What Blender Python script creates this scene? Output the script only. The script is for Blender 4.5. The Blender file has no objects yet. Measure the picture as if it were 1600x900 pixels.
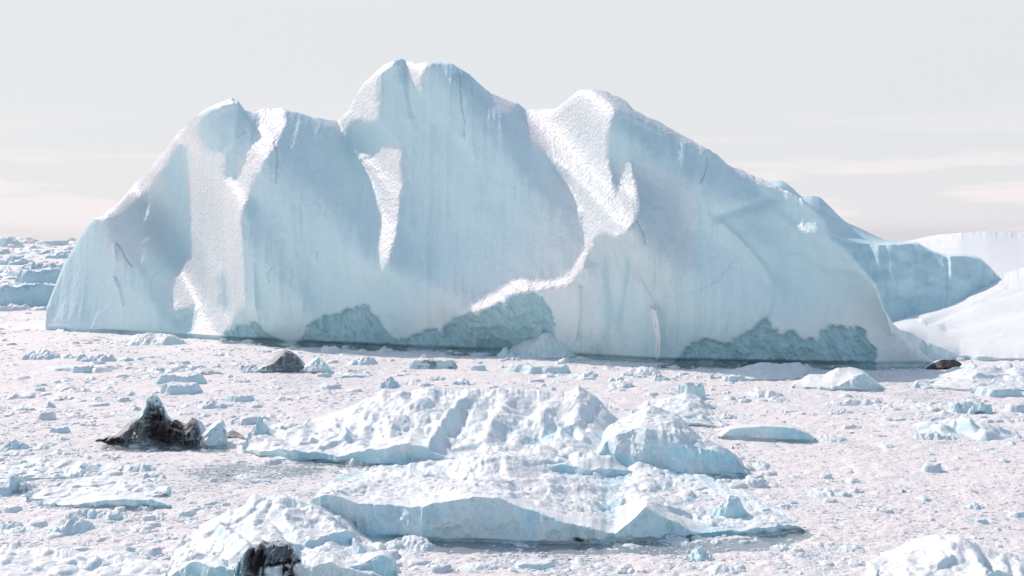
import bpy, math, random
import numpy as np
from mathutils import Vector
C = bpy.context.scene.collection
scene = bpy.context.scene

# ------------------------------------------------------------------ camera
FPX, H, HOR = 2222.222, 20.0, 372.0      # focal length in photo pixels, eye height (m), horizon row
cam_d = bpy.data.cameras.new("camera"); cam = bpy.data.objects.new("camera", cam_d); C.objects.link(cam)
cam_d.lens = 50.0; cam_d.sensor_width = 36.0
cam_d.shift_y = -(450.0 - HOR) / 1600.0
cam_d.clip_start = 1.0; cam_d.clip_end = 60000.0
cam.location = (0, 0, H); cam.rotation_euler = (math.radians(90), 0, 0)
scene.camera = cam

# ------------------------------------------------------------------ world and sun
SUN = np.array([-.5, .6, .62]); SUN /= np.linalg.norm(SUN)
SUN_EL = math.asin(SUN[2]); SUN_AZ = math.atan2(SUN[0], SUN[1])      # azimuth from +Y towards +X
w = bpy.data.worlds.new("World"); scene.world = w; w.use_nodes = True
nt = w.node_tree; nt.nodes.clear()
def N(tree, t, **kw):
    n = tree.nodes.new(t)
    for k, v in kw.items(): setattr(n, k, v)
    return n
out = N(nt, 'ShaderNodeOutputWorld'); bg = N(nt, 'ShaderNodeBackground')
sky = N(nt, 'ShaderNodeTexSky', sky_type='NISHITA', sun_disc=False)
sky.sun_elevation = SUN_EL; sky.sun_rotation = SUN_AZ
sky.air_density = 1.0; sky.dust_density = 1.0; sky.ozone_density = 0.6
bg.inputs[1].default_value = 0.15
tc = N(nt, 'ShaderNodeTexCoord'); sep = N(nt, 'ShaderNodeSeparateXYZ')
nt.links.new(tc.outputs['Generated'], sep.inputs[0])
def math_(tree, op, a, b=None, c=None, clamp=False):
    n = N(tree, 'ShaderNodeMath', operation=op); n.use_clamp = clamp
    for i, x in enumerate((a, b, c)):
        if x is None: continue
        if hasattr(x, 'links'): tree.links.new(x, n.inputs[i])
        else: n.inputs[i].default_value = x
    return n.outputs[0]
def mixc(tree, f, a, b, mode='MIX'):
    n = N(tree, 'ShaderNodeMix', data_type='RGBA', blend_type=mode)
    for i, x in ((0, f), (6, a), (7, b)):
        if hasattr(x, 'links'): tree.links.new(x, n.inputs[i])
        elif i == 0: n.inputs[0].default_value = x
        else: n.inputs[i].default_value = (*x, 1)
    return n.outputs[2]
def ramp(tree, x, lo, hi, a=0., b=1.):
    n = N(tree, 'ShaderNodeMapRange', interpolation_type='SMOOTHSTEP')
    tree.links.new(x, n.inputs[0])
    for i, v in enumerate((lo, hi, a, b)): n.inputs[i + 1].default_value = v
    return n.outputs[0]
# high thin veil of cloud over the Nishita sky, thickest towards the horizon
HZ_COL = (4.86, 4.97, 5.12); PK_COL = (5.9, 5.58, 5.66)
veil = ramp(nt, sep.outputs[2], 0.15, 0.5, 0.97, 0.10)
# the veil is brightest on the sun's side; behind the camera the sky is a clear blue
side = N(nt, 'ShaderNodeVectorMath', operation='DOT_PRODUCT'); nt.links.new(tc.outputs['Generated'], side.inputs[0])
side.inputs[1].default_value = (SUN[0] / math.hypot(SUN[0], SUN[1]), SUN[1] / math.hypot(SUN[0], SUN[1]), 0)
veil = math_(nt, 'MULTIPLY', veil, ramp(nt, side.outputs['Value'], -.45, .4, .62, 1.0))
c1 = mixc(nt, veil, sky.outputs[0], HZ_COL)
mp = N(nt, 'ShaderNodeMapping'); mp.inputs['Scale'].default_value = (6, 6, 60)
nt.links.new(tc.outputs['Generated'], mp.inputs[0])
cn = N(nt, 'ShaderNodeTexNoise'); cn.inputs['Scale'].default_value = 1.0; cn.inputs['Detail'].default_value = 6
cn.inputs['Roughness'].default_value = .5
nt.links.new(mp.outputs[0], cn.inputs[0])
low = ramp(nt, sep.outputs[2], 0.008, 0.11, 1.0, 0.0)
cl = ramp(nt, cn.outputs[0], 0.45, 0.58, 0.0, 1.0)
cf = math_(nt, 'MULTIPLY', cl, low)
lowpink = ramp(nt, sep.outputs[2], 0.0, 0.07, 0.35, 0.0)
cf = math_(nt, 'ADD', cf, lowpink, clamp=True)
c2 = mixc(nt, cf, c1, PK_COL)
nt.links.new(c2, bg.inputs[0]); nt.links.new(bg.outputs[0], out.inputs[0])

sd = bpy.data.lights.new("sun", 'SUN'); so = bpy.data.objects.new("sun", sd); C.objects.link(so)
sd.energy = 3.2; sd.angle = math.radians(0.55); sd.color = (1.0, 0.84, 0.76)
so.rotation_euler = Vector(SUN).to_track_quat('Z', 'Y').to_euler()
so.location = (-100, 120, 124)

vs = scene.view_settings
vs.view_transform = 'Standard'; vs.look = 'None'; vs.exposure = 0.10; vs.gamma = 1.0; vs.use_curve_mapping = False
scene.render.engine = 'CYCLES'
scene.cycles.max_bounces = 6; scene.cycles.diffuse_bounces = 4
scene.cycles.use_denoising = True
# ------------------------------------------------------------------ numeric helpers
def hash3(ix, iy, iz, seed):
    h = (ix.astype(np.int64) * 374761393 + iy.astype(np.int64) * 668265263 + iz.astype(np.int64) * 2147483647 + seed * 974634777) & 0xffffffff
    h = ((h ^ (h >> 13)) * 1274126177) & 0xffffffff
    h = ((h ^ (h >> 15)) * 2246822519) & 0xffffffff
    return ((h ^ (h >> 16)) & 0xffffff) / 8388607.5 - 1.0
def vnoise(x, y, z=0.0, seed=0):
    x, y, z = np.broadcast_arrays(np.asarray(x, float), y, z)
    ix, iy, iz = np.floor(x), np.floor(y), np.floor(z)
    fx, fy, fz = x - ix, y - iy, z - iz
    fx, fy, fz = (f * f * f * (f * (f * 6 - 15) + 10) for f in (fx, fy, fz))
    r = 0
    for a in (0, 1):
        for b in (0, 1):
            for c in (0, 1):
                wt = (fx if a else 1 - fx) * (fy if b else 1 - fy) * (fz if c else 1 - fz)
                r = r + wt * hash3(ix + a, iy + b, iz + c, seed)
    return r
def fbm(x, y, z=0.0, seed=0, octv=4, gain=.5):
    r, a, s = 0, 1.0, 1.0
    for o in range(octv):
        r = r + a * vnoise(np.asarray(x) * s + 17.3 * o, np.asarray(y) * s + 5.1 * o, np.asarray(z) * s, seed + o); a *= gain; s *= 2.03
    return r
def ridged(x, y, z=0.0, seed=0, octv=4, gain=.5):
    r, a, s = 0, 1.0, 1.0
    for o in range(octv):
        r = r + a * (1 - 2 * np.abs(vnoise(np.asarray(x) * s + 9.7 * o, np.asarray(y) * s + 3.3 * o, np.asarray(z) * s, seed + o))); a *= gain; s *= 2.03
    return r
def smooth(x, a, b):
    t = np.clip((x - a) / (b - a), 0, 1); return t * t * (3 - 2 * t)
def interp(pl, u):
    p = np.array(pl, float); return np.interp(u, p[:, 0], p[:, 1])
def inpoly(poly, U, V):
    r = np.zeros(np.shape(U), bool); n = len(poly)
    for i in range(n):
        x0, y0 = poly[i]; x1, y1 = poly[(i + 1) % n]
        if y0 == y1: continue
        r ^= ((y0 > V) != (y1 > V)) & (U < (x1 - x0) * (V - y0) / (y1 - y0) + x0)
    return r
def seg_dist(pl, U, V):
    d = np.full(np.shape(U), 1e9)
    for (x0, y0), (x1, y1) in zip(pl[:-1], pl[1:]):
        L = (x1 - x0) ** 2 + (y1 - y0) ** 2 + 1e-9
        t = np.clip(((U - x0) * (x1 - x0) + (V - y0) * (y1 - y0)) / L, 0, 1)
        d = np.minimum(d, np.hypot(U - x0 - t * (x1 - x0), V - y0 - t * (y1 - y0)))
    return d
def depth(v): return FPX * H / (v - HOR)          # distance of a point of the water surface seen at row v
def blur(a, n=1):
    for _ in range(n):
        p = np.pad(a, 1, mode='edge')
        a = (p[1:-1, 1:-1] * 4 + (p[:-2, 1:-1] + p[2:, 1:-1] + p[1:-1, :-2] + p[1:-1, 2:]) * 2 + p[:-2, :-2] + p[2:, 2:] + p[:-2, 2:] + p[2:, :-2]) / 16
    return a

# ------------------------------------------------------------------ mesh helpers
def mesh_from(name, V, F, attrs=None, smooth_sh=True):
    me = bpy.data.meshes.new(name)
    V = np.asarray(V, np.float32); F = np.asarray(F, np.int32)
    me.vertices.add(len(V)); me.vertices.foreach_set('co', V.ravel())
    k = F.shape[1]
    me.loops.add(F.size); me.loops.foreach_set('vertex_index', F.ravel())
    me.polygons.add(len(F)); me.polygons.foreach_set('loop_start', np.arange(0, F.size, k, dtype=np.int32))
    me.polygons.foreach_set('loop_total', np.full(len(F), k, np.int32))
    me.polygons.foreach_set('use_smooth', np.full(len(F), smooth_sh, bool))
    for an, av in (attrs or {}).items():
        a = me.attributes.new(an, 'FLOAT', 'POINT'); a.data.foreach_set('value', np.asarray(av, np.float32).ravel())
    me.update(calc_edges=True); me.validate()
    return me
def link(name, me, mat, parent=None, loc=None):
    o = bpy.data.objects.new(name, me); C.objects.link(o)
    if not me.materials: me.materials.append(mat)
    if parent is not None: o.parent = parent
    if loc is not None: o.location = loc
    return o
def tag(o, label, cat, group=None):
    o['label'] = label; o['category'] = cat
    if group: o['group'] = group
    return o
def empty(name, loc):
    o = bpy.data.objects.new(name, None); C.objects.link(o); o.location = loc; return o
def grid_faces(nr, nc, flip=False):
    i = np.arange((nr - 1) * (nc - 1)); r = i // (nc - 1); c = i % (nc - 1); a = r * nc + c
    f = np.stack([a, a + 1, a + nc + 1, a + nc], 1)
    return f[:, ::-1] if flip else f
def sub_mesh(V, F, sel, attrs):
    F2 = F[sel]; used = np.unique(F2); remap = np.zeros(len(V), np.int32); remap[used] = np.arange(len(used))
    return V[used], remap[F2], {k: v[used] for k, v in attrs.items()}

def steepness(A):
    """0 on level snow, 1 on bare steep faces, for a grid of points"""
    n = np.cross(np.gradient(A, axis=1), np.gradient(A, axis=0)); n /= np.linalg.norm(n, axis=-1, keepdims=True) + 1e-9
    return 1 - smooth(blur(np.abs(n[..., 2]), 1), .45, .9)

# ------------------------------------------------------------------ materials
def ice_material(name, base=(.80, .86, .89), pit_scale=1.2, pit=.35, rough=.55, coarse=.12, blue=(.30, .60, .70), flute=0.0, dirtcol=(.05, .045, .042), unit=1.0, sss=0.0, snow=None):
    """glacier ice: attribute 'tint' = clear/old blue-green ice, also painted shade round the notches, 'dirt' = moraine debris, 'pit' = sun-cupped surface"""
    m = bpy.data.materials.new(name); m.use_nodes = True; t = m.node_tree; t.nodes.clear(); L = t.links.new
    o = N(t, 'ShaderNodeOutputMaterial'); b = N(t, 'ShaderNodeBsdfPrincipled'); L(b.outputs[0], o.inputs[0])
    g = N(t, 'ShaderNodeTexCoord').outputs['Object']
    def att(n): return N(t, 'ShaderNodeAttribute', attribute_name=n).outputs['Fac']
    def noise(scale, det=5, rough_=.55, vec=None, sc3=None):
        n = N(t, 'ShaderNodeTexNoise'); n.inputs['Scale'].default_value = scale; n.inputs['Detail'].default_value = det; n.inputs['Roughness'].default_value = rough_
        if sc3:
            mp = N(t, 'ShaderNodeMapping'); mp.inputs['Scale'].default_value = sc3; L(g, mp.inputs[0]); L(mp.outputs[0], n.inputs[0])
        else: L(g, n.inputs[0])
        return n.outputs[0]
    n1 = noise(.09 / unit, 6, .6); n2 = noise(1.1 / unit, 5, .65); n3 = noise(.5 / unit, 6, .6, sc3=(1, 1, .12))
    tone = math_(t, 'ADD', math_(t, 'MULTIPLY', ramp(t, n1, .3, .7), .5), math_(t, 'MULTIPLY', ramp(t, n3, .35, .7), .5))
    dim = tuple(c * k for c, k in zip(base, (.90, .945, .955)))
    col = mixc(t, tone, base, dim)
    if snow: col = mixc(t, math_(t, 'MULTIPLY', att('pit'), .9, clamp=True), col, snow)  # painted sunlight: whitens the base colour inside the lit patches
    tint = math_(t, 'MULTIPLY', att('tint'), math_(t, 'ADD', .6, math_(t, 'MULTIPLY', ramp(t, n3, .3, .7), .5)), clamp=True)
    col = mixc(t, tint, col, blue)
    da = att('dirt')
    dn = math_(t, 'ADD', da, math_(t, 'MULTIPLY', math_(t, 'SUBTRACT', noise(.9 / unit, 7, .75), .5), .7))
    dn = math_(t, 'ADD', dn, math_(t, 'MULTIPLY', math_(t, 'SUBTRACT', noise(.5 / unit, 4, .6, sc3=(.7, .7, 2.6)), .5), .9))
    gf = math_(t, 'MULTIPLY', ramp(t, dn, .18, .42), ramp(t, da, 0, .15))
    col = mixc(t, math_(t, 'MULTIPLY', gf, .85), col, (.17, .20, .21))
    df = math_(t, 'MULTIPLY', ramp(t, dn, .50, .85), ramp(t, da, 0, .12))
    col = mixc(t, df, col, dirtcol)
    L(col, b.inputs['Base Color']); b.inputs['Roughness'].default_value = rough
    b.inputs['Specular IOR Level'].default_value = .3
    if sss:
        b.inputs['Subsurface Weight'].default_value = sss; b.inputs['Subsurface Radius'].default_value = (.25, .6, .8); b.inputs['Subsurface Scale'].default_value = .5
    # relief: coarse lumps, cupped pits, vertical flutes
    h = math_(t, 'MULTIPLY', noise(.45 / unit, 6, .6), coarse * unit * 2)
    vo = N(t, 'ShaderNodeTexVoronoi', feature='SMOOTH_F1'); vo.inputs['Scale'].default_value = pit_scale / unit; L(g, vo.inputs[0])
    pa = att('pit')
    ph = math_(t, 'MULTIPLY', math_(t, 'MULTIPLY', vo.outputs[0], pit * unit / pit_scale), pa)
    h = math_(t, 'ADD', h, ph)
    h = math_(t, 'ADD', h, math_(t, 'MULTIPLY', n2, .08 * unit))
    if flute: h = math_(t, 'ADD', h, math_(t, 'MULTIPLY', noise(.8 / unit, 5, .6, sc3=(1, 1, .07)), flute * unit))
    bp = N(t, 'ShaderNodeBump'); bp.inputs['Strength'].default_value = 1.0; bp.inputs['Distance'].default_value = 1.0
    L(h, bp.inputs['Height']); L(bp.outputs[0], b.inputs['Normal'])
    return m
M_BERG = ice_material('glacier_ice', base=(.72, .93, .95), snow=(.91, .89, .87), pit_scale=2.0, pit=.30, coarse=.10, flute=.16, blue=(.34, .58, .65))  # snow= is the white painted on sunlit patches of the face
M_NOTCH = ice_material('old_clear_ice', base=(.50, .74, .79), pit_scale=.8, pit=.3, coarse=.35, flute=.45, blue=(.24, .46, .50), rough=.4)
M_SNOW = ice_material('snow_covered_ice', base=(.86, .875, .855), pit_scale=2.2, pit=.10, coarse=.14, blue=(.42, .80, .90), unit=.7, sss=0)
M_FAR = ice_material('far_glacier_ice', base=(.77, .92, .93), pit=.2, coarse=.3, flute=.12, unit=4)
M_DIRT = ice_material('debris_ice', base=(.74, .80, .82), pit_scale=2.2, pit=.10, coarse=.2, blue=(.30, .55, .62), unit=.3, dirtcol=(.020, .019, .018), flute=.3)
M_FROST = ice_material('frozen_spray', base=(.93, .94, .94), pit=0, coarse=.05)
# ------------------------------------------------------------------ the great iceberg: outline and sunlit facets
B_SKY=[(70,515),(73,480),(100,410),(125,370),(147,340),(160,337),(185,318),(200,300),(235,262),(262,228),(278,208),(295,190),(320,172),(345,162),(362,154),(372,158),(382,172),(395,176),(408,170),(440,169),(447,172),(487,182),(513,188),(524,188),(530,186),(545,172),(555,150),(570,128),(590,110),(612,96),(628,92),(637,97),(655,99),(680,96),(706,101),(735,118),(768,147),(787,153),(808,160),(822,170),(845,170),(868,170),(885,158),(905,142),(920,139),(947,144),(975,157),(990,170),(1040,197),(1075,217),(1108,232),(1125,246),(1142,261),(1160,266),(1190,280),(1210,289),(1252,310),(1285,336),(1299,367),(1322,386),(1352,423),(1369,443),(1374,460),(1380,480),(1397,507),(1465,572)]
B_BASE=[(70,516),(190,522),(340,532),(500,541),(700,550),(800,554),(1000,566),(1100,570),(1350,574),(1465,573)]
LIT=[ # sunlit patches
 [(160,330),(185,310),(235,255),(262,220),(295,180),(320,165),(365,150),(372,156),(330,172),(313,184),(308,205),(312,215),(325,240),(350,236),(350,278),(371,282),(376,262),(392,228),(408,211),(405,195),(398,172),(405,165),(443,165),(447,176),(446,196),(429,230),(411,252),(395,284),(384,320),(376,345),(381,417),(384,478),(368,491),(360,513),(349,535),(300,535),(306,478),(285,484),(271,487),(269,451),(273,431),(300,389),(297,318),(293,242),(289,226),(278,225),(262,250),(235,290),(190,334),(172,342)],
 [(514,180),(525,180),(521,206)],
 [(528,180),(545,165),(555,145),(570,122),(590,105),(616,90),(616,97),(592,117),(590,144),(587,189),(547,187),(541,200),(536,209),(528,200)],
 [(634,90),(682,92),(667,104),(656,125),(659,146),(648,133),(637,115)],
 [(553,233),(581,247),(589,233),(608,229),(629,235),(624,261),(628,285),(624,310),(622,335),(619,363),(608,398),(596,427),(592,398),(593,358),(595,321),(587,291),(571,259)],
 [(766,140),(787,146),(808,155),(795,179),(783,168),(773,157)],
 [(824,165),(868,165),(905,135),(947,139),(990,163),(1040,191),(1108,226),(1106,236),(1075,224),(1040,204),(990,180),(965,170),(953,187),(948,229),(952,262),(958,290),(965,300),(978,262),(984,250),(1000,320),(997,337),(983,357),(969,370),(955,369),(944,363),(931,370),(920,394),(907,426),(888,445),(845,453),(797,463),(781,479),(744,487),(720,495),(736,477),(784,450),(800,433),(840,439),(883,431),(896,421),(900,402),(912,394),(914,370),(912,330),(904,320),(877,267),(853,240),(829,216),(821,195)],
 [(1142,255),(1190,274),(1230,292),(1229,300),(1190,287),(1150,268)],
 [(1238,352),(1255,348),(1272,360),(1262,364)],
]
HOLE=[[(345,420),(352,432),(356,455),(359,480),(350,488),(341,474),(343,450),(339,436)]]
# painted slopes inside the shade: polygon, value (dW/ds going down-right; >0 = deeper shade)
TONE=[([(640,150),(700,110),(760,180),(760,420),(680,420),(640,300)],.16),
 ([(440,180),(520,210),(560,300),(560,420),(400,430),(385,340)],.18),
 ([(1100,240),(1230,300),(1290,360),(1180,350),(1110,340)],.50),
 ([(1160,385),(1200,380),(1290,440),(1260,455),(1190,420)],.55),
 ([(990,350),(1010,345),(1060,450),(1040,470),(1005,410)],.55),
 ([(780,260),(905,320),(910,420),(800,430),(760,420)],-.35),
 ([(500,260),(590,300),(592,400),(540,420),(500,380)],-.20),
 ([(75,400),(150,345),(180,400),(170,510),(80,512)],-.15),
 ([(160,340),(200,340),(215,400),(190,500),(178,400)],.25),
 ([(925,375),(965,372),(1000,450),(1010,560),(880,560),(910,430)],-.10),
 ([(1010,180),(1080,230),(1100,340),(1130,400),(1060,420),(1010,320)],-.1),
 ([(1130,370),(1205,440),(1190,500),(1100,480)],-.2),
 ([(1200,360),(1240,365),(1300,460),(1260,470)],-.1)]
ST=4; V0=84; LV=1.2
def berg_solve(lam=.75, outer=4, iters=200, verbose=False):
    us_=800-FPX*.5/.6; vs_=HOR-FPX*.62/.6                    # where the sun's rays converge in this view
    vr=np.arange(V0,584,ST,dtype=float); cc_=(64-us_)/(vr[-1]-vs_); c0=np.arange(cc_,(1480-us_)/(V0-vs_),ST/2260.)
    V=np.repeat(vr[:,None],len(c0),1); U=us_+c0[None,:]*(V-vs_)
    U_in=U; Dm=FPX*H/(interp(B_BASE,U)-HOR); DR=250.
    ds=DR/FPX*ST*np.hypot(1,c0)[None]*np.ones_like(U)
    sky=interp(B_SKY,U); bas=interp(B_BASE,U)
    inside=(V>=sky-ST)&(V<=bas+ST)&(U>=66)&(U<=1470)
    lit=np.zeros(U.shape,bool)
    for p in LIT: lit|=inpoly(p,U,V)
    for p in HOLE: lit&=~inpoly(p,U,V)
    lit&=inside
    tone=np.full(U.shape,.04)
    for p,t in TONE: tone[inpoly(p,U,V)]=t
    # slopes between j and j+1
    tgt=np.where(lit,-1.1,tone); tgt=.5*(tgt[1:]+tgt[:-1]); dsm=.5*(ds[1:]+ds[:-1])
    both=inside[1:]&inside[:-1]
    wsl=np.where(lit[1:]|lit[:-1],3.,.4)*both
    rows,cols=U.shape
    # base constraint: cells nearest base
    isb=inside&(np.abs(V-bas)<=ST*.75)
    Wb=DR*np.log(Dm*(V-vs_))
    # right/left extents below: ok
    # segments
    segs=[]
    for c in range(cols):
        col=lit[:,c]&inside[:,c]; ins=inside[:,c]
        if not ins.any(): continue
        j=np.nonzero(ins)[0]; last=None
        for a in j:
            if col[a]:
                if last is not None and a-last>1: segs.append((last,a,c))
                last=a
    segs=np.array(segs) if segs else np.zeros((0,3),int)
    wseg=1.5
    # last lit index above each cell
    lastlit=np.full(U.shape,-1)
    cur=np.full(cols,-1)
    for j in range(rows):
        cur=np.where(lit[j]&inside[j],j,cur); cur=np.where(inside[j],cur,-1); lastlit[j]=cur
    # first inside row acts as reference if none lit
    lx=lam
    act=np.zeros(U.shape,bool)
    W=np.where(inside,Wb,0); 
    def smooth_ops(x):
        hx=np.zeros_like(x); hy=np.zeros_like(x); hz=np.zeros_like(x)
        hx[:,1:-1]=(x[:,2:]-2*x[:,1:-1]+x[:,:-2])*M_h[:,1:-1]
        hy[1:-1,1:-1]=(x[2:,:-2]-2*x[1:-1,1:-1]+x[:-2,2:])*M_v[1:-1,1:-1]
        hz[1:-1]=(x[2:]-2*x[1:-1]+x[:-2])*M_z[1:-1]
        return hx,hy,hz
    def smooth_adj(hx,hy,hz):
        r=np.zeros_like(hx)
        a=hx*M_h; r[:,2:]+=a[:,1:-1]; r[:,1:-1]-=2*a[:,1:-1]; r[:,:-2]+=a[:,1:-1]
        a=(hy*M_v)[1:-1,1:-1]; r[2:,:-2]+=a; r[1:-1,1:-1]-=2*a; r[:-2,2:]+=a
        a=(hz*M_z)[1:-1]; r[2:]+=a; r[1:-1]-=2*a; r[:-2]+=a
        return r
    ok_h=np.zeros(U.shape,bool); ok_h[:,1:-1]=inside[:,2:]&inside[:,1:-1]&inside[:,:-2]
    ok_v=np.zeros(U.shape,bool); ok_v[1:-1,1:-1]=inside[2:,:-2]&inside[1:-1,1:-1]&inside[:-2,2:]
    M_h=np.where(ok_h,lx,0.); cw=np.clip(c0,0,1)[None]; M_v=np.where(ok_v,lx*LV,0.)*cw; ok_z=np.zeros(U.shape,bool); ok_z[1:-1]=inside[2:]&inside[1:-1]&inside[:-2]; M_z=np.where(ok_z,lx*LV,0.)*(1-cw)
    gx=np.zeros((rows,cols-1)); gxm=(inside[:,1:]&inside[:,:-1])*.03
    base_slope=np.diff(Wb,axis=1)
    wdn=1/ST*2
    for it in range(outer):
        ref=np.clip(lastlit,0,None)
        actj,actc=np.nonzero(act); refj=lastlit[actj,actc]
        def A(x):
            r=[(x[1:]-x[:-1])*wsl, x*isb*3.0, *smooth_ops(x), x[segs[:,1],segs[:,2]]-x[segs[:,0],segs[:,2]], (x[actj,actc]-x[refj,actc]), (x[:,1:]-x[:,:-1])*gxm]
            r[5]=r[5]*wseg; r[6]=r[6]*.8
            return r
        def AT(r):
            y=np.zeros((rows,cols)); a=r[0]*wsl; y[1:]+=a; y[:-1]-=a
            y+=r[1]*isb*3.0; y+=smooth_adj(r[2],r[3],r[4])
            s=r[5]*wseg; np.add.at(y,(segs[:,1],segs[:,2]),s); np.add.at(y,(segs[:,0],segs[:,2]),-s)
            s=r[6]*.8; np.add.at(y,(actj,actc),s); np.add.at(y,(refj,actc),-s)
            a=r[7]*gxm; y[:,1:]+=a; y[:,:-1]-=a
            return y
        b=[tgt*dsm*wsl, Wb*isb*3.0, np.zeros(U.shape),np.zeros(U.shape),np.zeros(U.shape), np.full(len(segs),-.15)*wseg, np.full(len(actj),.5)*.8, np.zeros((rows,cols-1))]
        # smoothness acts on W - Wb(trend in u only)
        rhs=AT(b); r=rhs-AT(A(W)); p=r.copy(); rr=(r*r).sum()
        for q in range(iters):
            Ap=AT(A(p)); al=rr/((p*Ap).sum()+1e-12); W+=al*p; r-=al*Ap; rn=(r*r).sum()
            if rn<1e-9: break
            p=r+rn/rr*p; rr=rn
        # violated: shade cell whose W < W at last lit -> would be lit
        viol=inside&~lit&(lastlit>=0)&(W<np.take_along_axis(W,ref,0)+.05)
        act|=viol
        # simulate cast shadow
        rm=np.full(cols,1e9); sl=np.zeros(U.shape,bool)
        for j in range(rows):
            sl[j]=inside[j]&(W[j]<rm); rm=np.where(inside[j],np.minimum(rm,W[j]),1e9)
        if verbose: print(it,'err',(sl!=lit)[inside].mean(),'viol',viol.sum(), 'rr',rr)
    Y=np.exp(W/DR)/(V-vs_)
    return dict(U=U,V=V,W=W,Y=Y,inside=inside,lit=lit,sl=sl,c0=c0,vr=vr,us_=us_,vs_=vs_,Dm=Dm)
def unshear(R,F):
    """sample sheared field on regular u grid"""
    u=np.arange(64,1480,ST,dtype=float); out=np.zeros((len(R['vr']),len(u)))
    for j,v in enumerate(R['vr']):
        cc=u-R['k']*(v-V0); ins=R['inside'][j]
        x=R['c0'][ins]; 
        if len(x)>1: out[j]=np.interp(cc,x,F[j][ins])
    return u,out
NOTCH = [
 [(355,537),(350,526),(370,512),(392,506),(397,502),(408,512),(420,524),(445,536),(445,545)],
 [(455,545),(470,528),(483,512),(495,499),(520,490),(545,483),(574,475),(577,488),(590,498),(602,515),(612,528),(640,545),(640,555)],
 [(605,556),(612,541),(640,530),(662,518),(690,517),(712,500),(745,488),(781,480),(798,464),(815,461),(846,462),(856,480),(863,500),(864,525),(850,562)],
 [(1050,575),(1062,556),(1080,537),(1110,533),(1132,538),(1160,527),(1180,510),(1197,495),(1206,515),(1214,520),(1240,516),(1252,530),(1262,534),(1276,528),(1290,510),(1320,510),(1336,507),(1352,516),(1363,545),(1366,580)]]
CRACKS = [([(430,222),(433,255),(432,286)], .9), ([(717,108),(720,135),(722,160),(726,190),(726,214)], .8), ([(738,122),(738,150)], .8),
 ([(184,381),(192,394),(206,416)], 1.0), ([(996,347),(1004,362),(1008,381)], .9), ([(425,417),(418,430),(421,440)], .7), ([(1103,247),(1104,262),(1095,285)], .8),
 ([(1038,466),(1075,460),(1120,440),(1145,408)], .35), ([(226,318),(228,328)], .7), ([(496,392),(497,405)], .7)]
RIDGES = [([(178,382),(180,410),(176,432),(186,455),(190,478)], 3.0, .9), ([(180,440),(170,470),(152,492),(145,512)], 3.0, .6), ([(376,345),(381,400),(383,470)], 3.0, .5),
 ([(905,450),(906,485),(900,530)], 2.2, .9), ([(1095,245),(1096,300),(1100,330),(1125,365)], 7, .5), ([(396,415),(399,480)], 2, .35),
 ([(1128,350),(1155,375),(1195,420),(1208,445),(1198,490)], 6, .9), ([(351,236),(365,222),(380,208)], 2.5, .8), ([(1375,455),(1382,480),(1392,520)], 3, .6),
 ([(963,368),(990,420),(1015,465),(1028,500),(1030,560)], 4, .7), ([(870,350),(895,405)], 8, -.2), ([(632,98),(636,130),(645,180)], 5, -.9), ([(524,190),(545,250),(560,330)], 10, -1.0),
 ([(690,200),(690,330),(670,470)], 16, -.8), ([(470,200),(450,320),(470,480)], 14, .7), ([(560,340),(575,440)], 10, .5), ([(240,300),(225,420),(250,500)], 12, .8),
 ([(1070,230),(1065,330),(1050,430)], 12, .5), ([(400,250),(400,420),(420,500)], 8, -.5), ([(1225,300),(1180,320),(1120,335)], 9, -.8), ([(1340,425),(1290,415),(1240,400)],7,.5)]
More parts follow.
